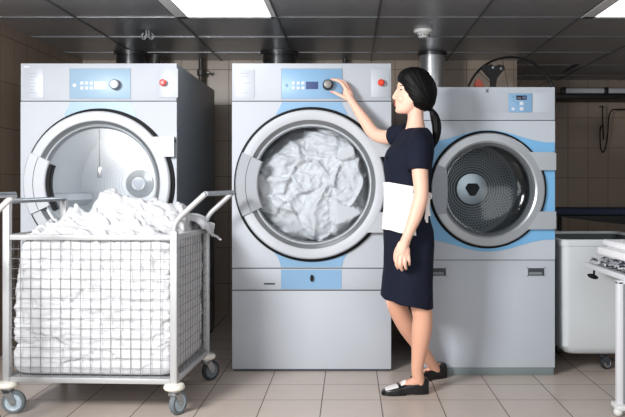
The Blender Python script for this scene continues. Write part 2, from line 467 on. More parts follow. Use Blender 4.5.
def big_machine(name, label, px0, px1, cpx, cpy, R, Yf, depth, mats, loaded):
    """tall washer extractor of the left / centre kind"""
    x0, x1 = PX(px0, Yf), PX(px1, Yf); top = PZ(63.3, Yf)
    cx, cz = PX(cpx, Yf), PZ(cpy, Yf)
    zs = PZ(101.2, Yf); z2 = PZ(268.2, Yf); z3 = PZ(290.3, Yf)
    t = thing(name, label, 'washing machine', ((x0+x1)/2, Yf+depth/2, 0))
    st, ds = mats['steel'], mats['door']
    # cabinet shell behind the front skin (front is open so that the drum shows)
    bm = B()
    yb = Yf + depth; e = 0.006
    box(bm, x0, x0+0.02, Yf+0.021, yb, 0.02, top, e); box(bm, x1-0.02, x1, Yf+0.021, yb, 0.02, top, e)
    box(bm, x0+0.02, x1-0.02, Yf+0.021, yb, top-0.02, top, 0.002); box(bm, x0+0.02, x1-0.02, yb-0.02, yb, 0.02, top-0.02, 0.002)
    box(bm, x0+0.02, x1-0.02, Yf+0.021, yb-0.02, 0.02, 0.04, 0.002)
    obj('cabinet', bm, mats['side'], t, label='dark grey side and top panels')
    bx('control_fascia', st, t, x0, x1, Yf, Yf+0.02, zs+0.002, top, 0.004)
    bm = B(); plate_hole(bm, x0, x1, z2+0.003, zs-0.003, (cx, cz), R*0.86, Yf, Yf+0.02); obj('front_panel', bm, st, t, False)
    bx('service_strip', st, t, x0, x1, Yf, Yf+0.02, z3+0.003, z2-0.003, 0.003)
    bx('base_panel', st, t, x0, x1, Yf, Yf+0.02, 0.012, z3-0.003, 0.003)
    bx('plinth', M['outline'], t, x0+0.01, x1-0.01, Yf+0.005, yb-0.02, 0.0, 0.019)
    # feature panel above and below the porthole
    blue = mats['blue']
    def bluepoly(pts, nm='blue_panel'):
        bm = B(); prism(bm, [(PX(a+cpx-311.5, Yf), PZ(b, Yf)) for a, b in pts], Yf-0.003, Yf+0.0005); obj(nm, bm, blue, t, False)
    arc = lambda a0, a1, n, rr: [(311.5+rr*math.cos(math.radians(a0+(a1-a0)*k/n)), cpy-rr*math.sin(math.radians(a0+(a1-a0)*k/n))) for k in range(n+1)]
    rr = R/Yf*F*0.98
    bluepoly([(282,102),(280,107),(276,114)] + arc(118, 62, 14, rr) + [(347.5,114),(343.5,107),(341.7,102)])
    bluepoly([(274.5,253),(278.5,258),(281,267)] + [(341.5,267),(343.8,259),(347,253)] + list(reversed(arc(-117, -63, 14, rr))))
    bluepoly([(281,269.6),(341.5,269.6),(341.5,289),(281,289)])
    # control panel
    o = cpx - 311.5
    cp = B(); box(cp, PX(281.5+o,Yf), PX(342+o,Yf), Yf-0.004, Yf+0.0005, PZ(98.7,Yf), PZ(68.9,Yf), 0.0015)
    cpo = obj('control_panel', cp, mats['panel'], t)
    bm = B()
    xa, xb, za, zb = PX(281.1+o,Yf), PX(342.4+o,Yf), PZ(99.1,Yf), PZ(68.5,Yf)
    for q in ((xa,xb,za,za+0.0025),(xa,xb,zb-0.0025,zb),(xa,xa+0.0025,za,zb),(xb-0.0025,xb,za,zb)):
        box(bm, q[0], q[1], Yf-0.0045, Yf+0.0003, q[2], q[3])
    obj('panel_border', bm, M['print'], cpo, False)
    bx('display', mats['disp'], cpo, PX(306+o,Yf), PX(318.2+o,Yf), Yf-0.006, Yf-0.003, PZ(89.2,Yf), PZ(81.8,Yf), 0.001)
    for i in range(3):
        for j in range(2):
            bxx, bz = PX(293.8+4.7*i+o, Yf), PZ(83.2+5*j, Yf)
            bx('button', M['button'], cpo, bxx-0.0095, bxx+0.0095, Yf-0.008, Yf-0.003, bz-0.0095, bz+0.0095, 0.002)
    bm = B(); lathe(bm, [(0,-0.010),(0.009,-0.009),(0.0095,-0.003),(0,-0.003)], (PX(286.3+o,Yf), Yf, PZ(85.4,Yf)), 'y', 20)
    obj('indicator', bm, mats['ind'], cpo)
    control_knob(cpo, PX(328+o,Yf), PZ(85.2,Yf), Yf-0.003, 0.0285, mats['knob'])
    # printed plaque on the left
    pq = bx('plaque', mats['plaque'], t, PX(236+o*1.0,Yf), PX(254.8+o,Yf), Yf-0.003, Yf+0.0005, PZ(98.2,Yf), PZ(69.6,Yf), 0.001)
    bm = B()
    for k in range(7):
        zz = PZ(74+3.2*k, Yf)
        text_bars(bm, PX(240+o,Yf)+(k%2)*0.006, zz, Yf-0.003, 0.011, 0.006, 5-(k%3))
    obj('printed_text', bm, M['print'], pq, False)
    bm = B(); text_bars(bm, PX(px0+3.2,Yf), PZ(67.4,Yf), Yf, 0.0055, 0.008, 6); obj('badge', bm, M['white_paint'], t, False, label='small pale lettering in the top left corner')
    # stop button
    so = bx('stop_plate', mats['plaque'], t, PX(371.2+o,Yf), PX(389.6+o,Yf), Yf-0.004, Yf+0.0005, PZ(97.6,Yf), PZ(68.8,Yf), 0.001)
    bcx, bcz = PX(381+o+mats['stopdx'],Yf), PZ(83.2,Yf)
    bm = B(); lathe(bm, [(0,-0.018),(0.013,-0.018),(0.013,-0.004),(0,-0.004)], (bcx,Yf,bcz), 'y', 24); s2 = obj('stop_collar', bm, M['plaque'], so)
    bm = B(); lathe(bm, [(0,-0.042),(0.012,-0.041),(0.019,-0.035),(0.0205,-0.027),(0.018,-0.02),(0,-0.018)], (bcx,Yf,bcz), 'y', 28); obj('stop_button', bm, mats['red'], so, label='round red mushroom stop button')
    # seams with the dark groove
    for zq in (zs, z2, z3): bx('panel_seam', M['outline'], t, x0+0.004, x1-0.004, Yf+0.004, Yf+0.019, zq-0.004, zq+0.0035)
    # lock and slot in the service strip
    bm = B(); prism(bm, [(PX(311.8+o,Yf)+0.012*math.cos(a)*(1 if math.cos(a)>0 else 0.75), PZ(278,Yf)+0.02*math.sin(a)) for a in [2*PI*k/20 for k in range(20)]], Yf-0.016, Yf+0.001); obj('latch', bm, M['rubber'], t, True, label='small black latch')
    bx('slot', M['outline'], t, PX(264+o,Yf), PX(275+o,Yf), Yf-0.002, Yf+0.001, PZ(284.6,Yf), PZ(283,Yf))
    # porthole: gasket, door ring, bevel, hinge plates, handle, glass
    bm = B(); lathe(bm, [(R*0.94,0.001),(R*0.94,-0.014),(R*0.955,-0.02),(R*0.99,-0.016),(R,0.001)], (cx,Yf,cz), 'y', 96); obj('gasket', bm, M['rubber'], t, label='black rubber ring round the door')
    ro = R*0.952; ri = R*0.822; rg = R*0.748
    door = B(); lathe(door, [(ro,-0.004),(ro,-0.044),(ro-0.008,-0.052),(ri+0.006,-0.053),(ri,-0.049),(ri,-0.004)], (cx,Yf,cz), 'y', 96)
    d = obj('door', door, ds, t, label='round porthole door ring')
    bm = B(); lathe(bm, [(ri+0.001,-0.046),(ri-0.012,-0.03),(rg+0.012,-0.022),(rg+0.009,-0.026),(rg+0.002,-0.025),(rg-0.004,-0.006),(rg-0.004,0.03),(ri,0.03)], (cx,Yf,cz), 'y', 96); obj('bevel', bm, mats['bevel'], d)
    bm = B(); lathe(bm, [(0,0.0),(rg*0.6,0.002),(rg,0.012)], (cx,Yf,cz), 'y', 64); obj('glass', bm, mats['glass'], d, label='round door glass')
    for pa, pb in ((137.3,157),(212,232)):
        bm = B(); zz0, zz1 = PZ(pb,Yf), PZ(pa,Yf)
        aa = [math.asin(max(-1,min(1,(q-cz)/(ro-0.02)))) for q in [zz0+(zz1-zz0)*k/6 for k in range(7)]]
        xe = x1-0.004
        prism(bm, [(xe,zz0)] + [(xe,zz1)] + [(cx+(ro-0.02)*math.cos(a), cz+(ro-0.02)*math.sin(a)) for a in reversed(aa)], Yf-0.051, Yf-0.002)
        hp = obj('hinge_plate', bm, ds, d, False)
        bx('hinge_pin', M['outline'], d, xe-0.008, xe+0.002, Yf-0.048, Yf-0.004, (zz0 if pa > 180 else zz0+0.094)-0.008, (zz0 if pa > 180 else zz0+0.094)+0.008)
    bm = B(); sector(bm, (cx,cz), rg*0.905, ro*1.01, 155, 205, Yf-0.066, Yf-0.03, 24, 0.006); h = obj('door_handle', bm, mats['handle'], d, label='curved grey door handle')
    bm = B(); sector(bm, (cx,cz), ro*0.87, ro*0.878, 155.5, 204.5, Yf-0.0668, Yf-0.06, 24); obj('handle_groove', bm, M['outline'], h)
    if not loaded:
        bm = B(); sector(bm, (cx,cz), rg*0.83, rg*0.915, 158, 212, Yf-0.05, Yf-0.008, 24, 0.006); obj('handle_grip', bm, M['rubber'], h, label='black rubber grip')
    # drum
    rd = R*0.92; dd = 0.86 if not loaded else 0.62
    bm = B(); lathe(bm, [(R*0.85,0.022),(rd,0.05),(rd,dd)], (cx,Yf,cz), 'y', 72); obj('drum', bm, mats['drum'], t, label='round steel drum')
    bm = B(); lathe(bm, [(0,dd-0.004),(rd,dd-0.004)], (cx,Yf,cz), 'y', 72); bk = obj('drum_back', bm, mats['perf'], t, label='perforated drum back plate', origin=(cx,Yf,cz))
    if not loaded:
        bm = B(); lathe(bm, [(0,dd-0.05),(0.045,dd-0.05),(0.06,dd-0.035),(0.095,dd-0.02),(0.1,dd-0.005),(0,dd-0.005)], (cx,Yf,cz), 'y', 40); obj('drum_hub', bm, M['hub'], bk)
        bm = B(); prism(bm, [(cx+0.042*math.cos(a), cz+0.042*math.sin(a)) for a in [PI/2+PI+2*PI*k/3+dk for k in range(3) for dk in (-0.3,0.3)]], Yf+dd-0.056, Yf+dd-0.048); obj('hub_badge', bm, M['print'], bk, False)
        for a in (75, 195, 315):
            bm = B(); a_ = math.radians(a); ux, uz = math.cos(a_), math.sin(a_)
            pr = [(-0.05,0),(-0.02,0.07),(0.02,0.07),(0.05,0)]
            prism(bm, [(cx+ux*(rd-v)+(-uz)*u, cz+uz*(rd-v)+ux*u) for u, v in pr], Yf+0.12, Yf+dd-0.02); obj('drum_lifter', bm, mats['drum'], t)
        sx = PX(99.5, Yf+0.06)
        bm = B(); tube(bm, [(sx,Yf+0.06,cz+rg*0.97),(sx,Yf+0.06,cz+0.09)], 0.004, 8); sr = obj('reflection_streak', bm, M['outline'], t)  # solid streak and patch standing in for a reflection on the glass
        bx('reflection_patch', M['bevel'], sr, sx-0.013, sx+0.013, Yf+0.05, Yf+0.07, cz+0.035, cz+0.1, 0.004)
    return t, cx, cz, rg, rd, Yf

YM = 4.49
big_machine('washing_machine', 'tall pale steel washer at the left with an empty bright drum behind the cart', 20.6, 176.6, 100.0, 183.5, 0.445, YM, 1.26,
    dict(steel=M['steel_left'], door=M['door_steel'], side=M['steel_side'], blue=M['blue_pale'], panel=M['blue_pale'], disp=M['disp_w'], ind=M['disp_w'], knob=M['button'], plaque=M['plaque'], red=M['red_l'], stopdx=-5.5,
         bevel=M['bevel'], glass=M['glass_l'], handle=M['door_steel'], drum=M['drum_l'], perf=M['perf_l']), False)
cm = big_machine('washing_machine', 'tall steel washer in the centre with its round door full of white laundry', 232.0, 391.2, 311.5, 184.4, 0.459, YM, 1.26,
    dict(steel=M['steel'], door=M['door_steel'], side=M['steel_side'], blue=M['blue'], panel=M['blue'], disp=M['disp'], ind=M['blue'], knob=M['knob_face'], plaque=M['plaque'], red=M['red'], stopdx=0,
         bevel=M['bevel'], glass=M['glass'], handle=M['handle_grey'], drum=M['drum_c'], perf=M['drum_c']), True)

def dryer():
    Yf = 4.39; depth = 1.1
    x0, x1 = PX(420.5, Yf), PX(555, Yf); top = PZ(87, Yf); cx, cz, R = PX(487.3, Yf), PZ(189.5, Yf), 0.341
    yb = Yf+depth
    t = thing('tumble_dryer', 'shorter grey dryer at the right with a blue wave panel and empty perforated drum', 'dryer', ((x0+x1)/2, Yf+depth/2, 0))
    st = M['steel_right']; zs = PZ(120.5, Yf); z2 = PZ(260, Yf)
    bm = B()
    box(bm, x0, x0+0.02, Yf+0.021, yb, 0.04, top, 0.005); box(bm, x1-0.02, x1, Yf+0.021, yb, 0.04, top, 0.005)
    box(bm, x0+0.02, x1-0.02, Yf+0.021, yb, top-0.02, top, 0.002); box(bm, x0+0.02, x1-0.02, yb-0.02, yb, 0.04, top-0.02, 0.002); box(bm, x0+0.02, x1-0.02, Yf+0.021, yb-0.02, 0.04, 0.06, 0.002)
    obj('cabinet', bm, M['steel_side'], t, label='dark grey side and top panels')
    bx('control_fascia', st, t, x0, x1, Yf, Yf+0.02, zs+0.002, top, 0.004)
    bm = B(); plate_hole(bm, x0, x1, z2+0.002, zs-0.002, (cx,cz), R*0.87, Yf, Yf+0.02); obj('front_panel', bm, st, t, False)
    bx('base_panel', st, t, x0, x1, Yf, Yf+0.02, 0.045, z2-0.002, 0.003)
    bx('plinth', M['toe_kick'], t, x0+0.004, x1-0.006, Yf+0.004, yb-0.02, 0.0, 0.044, 0.002)
    for zq in (zs, z2): bx('panel_seam', M['outline'], t, x0+0.004, x1-0.004, Yf+0.006, Yf+0.019, zq-0.003, zq+0.003)
    # blue wave panel, round the porthole
    def wave(s, cen, edge):
        return [(x0+0.002+(x1-x0-0.004)*k/28, edge+(cen-edge)*(0.5+0.5*math.cos(PI*min(1,abs(k-14)/14*1.05)))) for k in range(29)]
    topw = wave(1, PZ(130.2,Yf), PZ(142.5,Yf)); botw = wave(-1, PZ(251.5,Yf), PZ(239.5,Yf))
    bm = B(); rings = []
    for (xa, za), (xb, zb) in zip(topw, botw):
        dx = xa-cx; rr = R*0.93
        hz = math.sqrt(rr*rr-dx*dx) if abs(dx) < rr else 0.0
        rings.append((xa, za, cz+hz, cz-hz, zb))
    for a, b in zip(rings[:-1], rings[1:]):
        for i, j in ((1,2),(3,4)):
            q = [(a[0],a[i]),(b[0],b[i]),(b[0],b[j]),(a[0],a[j])]
            if abs(a[i]-a[j]) < 1e-5 and abs(b[i]-b[j]) < 1e-5: continue
            bm.faces.new([bm.verts.new((u, Yf-0.003, v)) for u, v in q])
    bmesh.ops.remove_doubles(bm, verts=bm.verts, dist=1e-5)
    obj('blue_panel', bm, M['blue_mid'], t, False)
    bm = B(); lathe(bm, [(R*0.945,0.001),(R*0.945,-0.012),(R*0.97,-0.016),(R*0.995,-0.012),(R,0.001)], (cx,Yf,cz), 'y', 96); obj('gasket', bm, M['rubber'], t, label='black rubber ring round the door')
    ro, ri, rg = R*0.955, R*0.79, R*0.735
    bm = B(); lathe(bm, [(ro,-0.004),(ro,-0.03),(ro-0.006,-0.036),(ri+0.01,-0.04),(ri,-0.034),(ri,-0.004)], (cx,Yf,cz), 'y', 96); d = obj('door', bm, M['door_steel_r'], t, label='round porthole door ring')
    bm = B(); lathe(bm, [(ri+0.001,-0.034),(ri-0.01,-0.014),(rg+0.004,-0.022),(rg,-0.01),(rg,0.03),(ri,0.03)], (cx,Yf,cz), 'y', 96); obj('bevel', bm, M['bevel'], d)
    bm = B(); lathe(bm, [(0,0.05),(rg*0.7,0.04),(rg*0.94,0.02),(rg,0.0)], (cx,Yf,cz), 'y', 64); obj('glass', bm, M['glass_r'], d, label='round door glass')
    for pa, pb in ((152.3,170.3),(211.3,229)):
        bm = B(); zz0, zz1 = PZ(pb,Yf), PZ(pa,Yf)
        aa = [math.asin((q-cz)/(ro-0.015)) for q in [zz0+(zz1-zz0)*k/6 for k in range(7)]]
        prism(bm, [(x1-0.003,zz0),(x1-0.003,zz1)] + [(cx+(ro-0.015)*math.cos(a), cz+(ro-0.015)*math.sin(a)) for a in reversed(aa)], Yf-0.0365, Yf-0.002)
        obj('hinge_plate', bm, M['door_steel_r'], d, False)
        bx('hinge_pin', M['outline'], d, x1-0.01, x1+0.0, Yf-0.0375, Yf-0.003, (zz0-0.004 if pa > 180 else zz1-0.006), (zz0+0.006 if pa > 180 else zz1+0.004))
    bm = B(); pts = [(cx+ro*1.0*math.cos(math.radians(a)), cz+ro*math.sin(math.radians(a))) for a in range(154, 207, 4)]
    pts += [(cx-ri*0.9+0.012*math.cos(PI*(a-180)/27/2)*0.6, cz+ro*0.8*math.sin(math.radians(a))) for a in range(212, 147, -6)]
    prism(bm, pts, Yf-0.054, Yf-0.034); obj('door_handle', bm, M['handle_dark'], d, label='dark grey lens-shaped door handle')
    # inside
    rd = R*0.86; dd = 0.56
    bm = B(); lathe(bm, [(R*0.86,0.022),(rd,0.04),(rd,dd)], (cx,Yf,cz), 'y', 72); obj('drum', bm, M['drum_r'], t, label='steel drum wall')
    bm = B(); lathe(bm, [(0,dd-0.004),(rd,dd-0.004)], (cx,Yf,cz), 'y', 72); bk = obj('drum_back', bm, M['perf_r'], t, label='perforated drum back plate', origin=(cx,Yf,cz))
    bm = B(); lathe(bm, [(0,dd-0.03),(0.1,dd-0.02),(0.112,dd-0.005),(0,dd-0.005)], (cx,Yf,cz), 'y', 48); obj('drum_hub', bm, M['hub'], bk)
    bm = B(); pts = []
    for k in range(3):
        a = -PI/2+2*PI*k/3
        for dk in (-0.42,-0.2,0.2,0.42): pts.append((cx+0.045*math.cos(a+dk), cz+0.045*math.sin(a+dk)))
    prism(bm, pts, Yf+dd-0.04, Yf+dd-0.024); obj('hub_badge', bm, M['rubber'], bk, False, label='black three-cornered emblem')
    # dark seal between door and drum, seen as a crescent
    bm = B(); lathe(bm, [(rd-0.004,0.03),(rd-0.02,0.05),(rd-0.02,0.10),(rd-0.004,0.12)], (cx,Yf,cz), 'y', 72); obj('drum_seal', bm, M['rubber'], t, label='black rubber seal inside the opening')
    # controls
    pl = bx('instruction_plate', M['steel_right'], t, PX(472.5,Yf), PX(508,Yf), Yf-0.002, Yf+0.001, PZ(112,Yf), PZ(91,Yf), 0.001)
    cp = bx('control_panel', M['blue'], t, PX(508.7,Yf), PX(532,Yf), Yf-0.005, Yf+0.001, PZ(112.4,Yf), PZ(93.5,Yf), 0.0015)
    dp = bx('display', M['disp_d'], cp, PX(516,Yf), PX(526.4,Yf), Yf-0.007, Yf-0.004, PZ(99.9,Yf), PZ(95.6,Yf), 0.001)
    bm = B()
    for k in range(2):
        xx = PX(522.4+1.8*k, Yf); za, zb = PZ(99,Yf), PZ(96.4,Yf)
        for q in ((0,0.007,zb-0.0015,zb),(0,0.007,za,za+0.0015),(0,0.0015,za,zb),(0.0055,0.007,za,zb),(0,0.007,(za+zb)/2-0.0007,(za+zb)/2+0.0007)): box(bm, xx+q[0], xx+q[1], Yf-0.0076, Yf-0.0068, q[2], q[3])
    obj('digit', bm, M['digit'], dp, False)
    for bxp, byp, s in ((512.8,97,.006),(512.8,100.5,.006),(516.5,103.5,.008),(521.5,103.5,.011),(513,109,.009),(521.5,109,.011)):
        bx('button', M['button'] if s > .008 else M['blue'], cp, PX(bxp,Yf)-s, PX(bxp,Yf)+s, Yf-0.008, Yf-0.004, PZ(byp,Yf)-s*0.9, PZ(byp,Yf)+s*0.9, 0.0015)
    bx('control_cover', M['steel_right'], t, PX(533,Yf), PX(553,Yf), Yf-0.0015, Yf+0.001, PZ(112.5,Yf), PZ(92.5,Yf), 0.001)
    ex, ez = PX(487.2,Yf), PZ(90.6,Yf)
    bm = B(); box(bm, ex-0.010, ex+0.010, Yf-0.002, Yf, ez-0.010, ez-0.006); box(bm, ex-0.003, ex+0.003, Yf-0.002, Yf, ez-0.006, ez+0.004); box(bm, ex-0.008, ex-0.003, Yf-0.002, Yf, ez+0.002, ez+0.010); box(bm, ex+0.003, ex+0.008, Yf-0.002, Yf, ez+0.002, ez+0.010)
    obj('emblem', bm, M['outline'], t, False, label='tiny dark emblem on the top edge')
    for px in (428.5, 526.8):
        bm = B(); xa, xb, za, zb = PX(px,Yf), PX(px+18.5,Yf), PZ(276.6,Yf), PZ(267,Yf)
        box(bm, xa, xb, Yf-0.004, Yf+0.001, zb-0.006, zb); box(bm, xa, xb, Yf-0.004, Yf+0.001, za, za+0.005); box(bm, xa, xa+0.006, Yf-0.004, Yf+0.001, za, zb); box(bm, xb-0.006, xb, Yf-0.004, Yf+0.001, za, zb)
        g = obj('grip_frame', bm, M['plaque'], t, False)
        bx('grip_recess', M['grip'], g, xa+0.005, xb-0.005, Yf-0.002, Yf+0.001, za+0.004, zb-0.005)
        bx('grip_lip', M['toe_kick'], g, xa+0.012, xb-0.02, Yf-0.003, Yf-0.001, za+0.012, za+0.026)
dryer()

# ------------------------------------------------------------------ ducts and pipes above the machines
def duct(label, px, r, Y, z0, kind):
    x = PX(px, Y)
    t = thing('exhaust_duct', label, 'duct', (x, Y, z0))
    bm = B(); n = 16; prof = [(r*0.98, 0.0)]
    for k in range(n):
        h0 = (CEIL-0.004-z0)*k/n; h1 = (CEIL-0.004-z0)*(k+1)/n
        prof += [(r*1.03, h0+(h1-h0)*0.5), (r*0.98, h1)]
    lathe(bm, prof, (x, Y, z0), 'z', 40); obj('pipe', bm, M['galv'] if kind != 'dark' else M['duct_dark'], t)
    bm = B(); lathe(bm, [(r,CEIL-0.03-z0),(r*1.18,CEIL-0.03-z0),(r*1.18,CEIL-0.002-z0),(r,CEIL-0.002-z0)], (x,Y,z0), 'z', 40); obj('ceiling_collar', bm, M['duct_dark'], t)
    bm = B(); lathe(bm, [(r,0.001),(r*1.14,0.001),(r*1.14,0.02),(r*1.04,0.05),(r,0.05)], (x,Y,z0), 'z', 40); obj('clamp', bm, M['duct_dark'], t)
TOPC = PZ(63.3, YM)
duct('shiny ribbed exhaust duct rising behind the woman and the dryer', 432.3, 0.098, 6.02, 0.001, 'bright')
duct('wide round duct just showing above the centre machine', 279.5, 0.128, 6.0, 0.001, 'dark')
duct('dark round duct with metal sheen above the left machine', 131, 0.11, 6.0, 0.001, 'dark')
# bent side spout beside the left duct
bm = B(); xx = PX(156, 6.1); tube(bm, spline([(xx+0.03,6.1,0.002),(xx+0.03,6.1,1.5),(xx+0.02,6.1,1.95),(xx-0.01,6.1,2.04),(xx,6.1,CEIL-0.003)], 5), 0.045, 14)
tag(obj('elbow_pipe', bm, M['pipe'], None, True, None, (xx,6.1,0)), 'thin dark bent pipe right beside the duct of the left machine', 'pipe')
def wall_pipe(px, label, valve):
    Y = 6.30; x = PX(px, Y)
    t = thing('water_pipe', label, 'pipe', (x, Y, 0))
    bm = B(); tube(bm, [(x,Y,0.002),(x,Y,CEIL-0.002)], 0.02, 14); obj('pipe', bm, M['pipe'], t)
    bm = B()
    for z in (0.6, 1.3): box(bm, x-0.028, x+0.028, Y, BACK-0.001, z-0.01, z+0.01, 0.003)
    obj('bracket', bm, M['pipe'], t)
    if valve:
        z = PZ(72.5, Y)
        bm = B(); lathe(bm, [(0.021,-0.03),(0.032,-0.024),(0.032,0.024),(0.021,0.03)], (x,Y,z), 'z', 20); tube(bm, [(x+0.02,Y,z),(x+0.055,Y,z)], 0.009, 10); obj('valve', bm, M['pipe'], t)
        bm = B(); ellipsoid(bm, (x+0.062,Y,z), 0.016, 0.016, 0.016); obj('valve_ball', bm, M['galv'], t)
wall_pipe(201, 'dark vertical pipe with a ball valve between left and centre machines', True)
wall_pipe(345, 'dark vertical pipe rising behind the centre machine', False)

# ------------------------------------------------------------------ fan behind the dryer
fy = 5.95; s = F/fy; fx, fz, fr = PX(509.4, fy), PZ(102.4, fy), 44.4/s
t = thing('pedestal_fan', 'big black round fan guard showing above the dryer', 'fan', (fx, fy+0.1, 0))
bm = B()
ringp = lambda r, y, n=48: [(fx+r*math.cos(2*PI*k/n), y, fz+r*math.sin(2*PI*k/n)) for k in range(n+1)]
tube(bm, ringp(fr, fy-0.04), 0.009, 8, False); tube(bm, ringp(fr*0.3, fy-0.05), 0.004, 6, False)
obj('guard_ring', bm, M['black_metal'], t)
bm = B()
for k in range(10):
    a = 2*PI*k/10+0.5
    tube(bm, [(fx+0.05*math.cos(a), fy-0.055, fz+0.05*math.sin(a)), (fx+fr*math.cos(a), fy-0.04, fz+fr*math.sin(a))], 0.0022, 6)
obj('guard_wire', bm, M['black_metal'], t)
bm = B(); lathe(bm, [(0,-0.05),(0.06,-0.045),(0.075,0.0),(0.075,0.16),(0.05,0.2),(0,0.2)], (fx,fy,fz), 'y', 32); obj('motor', bm, M['black_metal'], t)
for k in range(2):
    bm = B(); a = PI*k
    u = Vector((math.cos(a),0,math.sin(a))); v = Vector((-math.sin(a),0,math.cos(a)))
    rows = []
    for q, w, tw in ((0.06,0.035,0.03),(0.13,0.06,0.03),(0.21,0.07,0.02),(0.26,0.04,0.015)):
        rows.append([bm.verts.new(Vector((fx,fy+0.03,fz))+u*q+v*w+Vector((0,tw,0))), bm.verts.new(Vector((fx,fy+0.03,fz))+u*q-v*w-Vector((0,tw,0)))])
    for r0, r1 in zip(rows[:-1], rows[1:]): bm.faces.new((r0[0], r0[1], r1[1], r1[0]))
    bl = obj('blade', bm, M['black_metal'], t)
bm = B(); tube(bm, [(fx,fy+0.12,0.03),(fx,fy+0.12,fz)], 0.022, 14); obj('pole', bm, M['black_metal'], t)
bm = B(); lathe(bm, [(0,0.001),(0.22,0.001),(0.22,0.02),(0.05,0.05),(0,0.05)], (fx,fy+0.12,0), 'z', 36); obj('base', bm, M['black_metal'], t)
# bracket with two bright bolts
by = 5.84
bm = B(); pr = [(481,69),(483,65.6),(491,64.8),(494,67),(498,65),(503,66),(504.3,69.5),(501,73),(496.5,79),(495,88),(490.5,88),(489.6,79),(485,74)]
prism(bm, [(PX(a,by), PZ(b,by)) for a, b in pr], by-0.03, by); 
tube(bm, [P(493,86,by-0.015), P(493,103,by-0.015)], 0.018, 12); tube(bm, [P(493,100,by-0.015), (fx,fy+0.0,fz)], 0.016, 10)
mb = obj('motor_bracket', bm, M['black_metal'], t, label='black bracket with two bright bolts')
for px in (493, 501):
    bm = B(); ellipsoid(bm, P(px, 68.5 if px == 501 else 67.5, by-0.034), 0.012, 0.01, 0.014); obj('bolt', bm, M['galv'], mb)
oy = 4.47
bm = B(); o_ = P(477.5, 87, oy)
prism(bm, [(PX(a,oy), PZ(b,oy)) for a, b in ((475,87.9),(474.5,84),(476,80.5),(478.3,79),(480,81.5),(482.5,84.5),(482.8,87.9))], oy-0.03, oy+0.03)
zt = PZ(87,4.39)+0.001
for v in bm.verts: v.co.z = max(v.co.z, zt) if v.co.z > zt+0.006 else zt
tag(obj('orange_cap', bm, M['orange'], None, False, None, (o_.x, oy, zt)), 'small orange plastic piece lying on top of the dryer', 'cap')

# ------------------------------------------------------------------ alcove on the right: rail, cable, ironing table
ry = 7.25
t = thing('wall_shelf', 'long dark shelf rail with grey upper edge high on the alcove wall', 'shelf', (2.3, ry, PZ(95,ry)))
bx('shelf_board', M['black_metal'], t, PX(556,ry)-0.3, XR-0.01, ry, ALC-0.001, PZ(98.4,ry), PZ(93.3,ry), 0.004)
bm = B(); box(bm, PX(562,ry), XR-0.01, ry-0.012, ry+0.03, PZ(93.3,ry), PZ(88.4,ry), 0.008, 3); obj('shelf_lip', bm, M['dark_rail'], t, label='grey strip along the front edge')
for px in (563.5, 606):
    bm = B(); box(bm, PX(px,ry)-0.02, PX(px,ry)+0.02, ry-0.018, ry+0.04, PZ(93.4,ry), PZ(88,ry)+0.006, 0.004); obj('pipe_clip', bm, M['black_metal'], t)
cyw = 7.5
bm = B()
pts = [P(640,109.5,cyw),P(618,109.3,cyw),P(612,110.5,cyw),P(609,117,cyw),P(607.5,135,cyw),P(605.5,148,cyw),P(603,152.2,cyw),P(600.8,148,cyw),P(600,135,cyw),P(600.5,128,cyw),P(602,125.5,cyw),P(603.2,130,cyw),P(603.4,140,cyw),P(602.8,120,cyw),P(602.6,106,cyw)]
tube(bm, [Vector(q) for q in spline([tuple(p) for p in pts], 6)], 0.0065, 8)
tag(obj('hanging_cable', bm, M['rubber'], None, True, None, P(603,106,cyw)), 'black cable looped down on the tiled alcove wall under the shelf', 'cable')
bm = B(); q = P(602.6,106,cyw); tube(bm, [(q.x,cyw-0.006,q.z),(q.x,ALC,q.z)], 0.007, 8); tube(bm, [(q.x+0.35,cyw+0.0,PZ(109.5,cyw)),(q.x+0.35,ALC,PZ(109.5,cyw))], 0.006, 8)
tag(obj('wall_peg', bm, M['pipe'], None, True, None, (q.x,ALC,q.z)), 'small wall pegs carrying the black looped cable', 'peg')
iy = 6.1
t = thing('ironing_table', 'dark navy padded ironing table top across the alcove behind the bin', 'ironing table', (2.3, iy+0.25, 0))
x0i, x1i = PX(545,iy), PX(668,iy)
bm = B(); box(bm, x0i, x1i, iy, iy+0.42, PZ(215.6,iy), PZ(208.5,iy), 0.02, 3); obj('padded_top', bm, M['navy_pad'], t)
bm = B(); ya = iy+0.02
prism(bm, [(PX(553,iy),PZ(216,iy)),(PX(668,iy),PZ(216,iy)),(PX(668,iy),PZ(229,iy)),(PX(596,iy),PZ(221.6,iy)),(PX(572,iy),PZ(218.6,iy))], ya, iy+0.4); obj('tray', bm, M['black_metal'], t, False)
bm = B()
for lx in (PX(566.5,iy), x1i-0.1):
    tube(bm, [(lx,iy+0.2,0.001),(lx,iy+0.2,PZ(217,iy))], 0.018, 10)
box(bm, PX(566.5,iy)-0.03, x1i-0.05, iy+0.1, iy+0.3, 0.001, 0.03, 0.005)
obj('leg', bm, M['black_metal'], t)
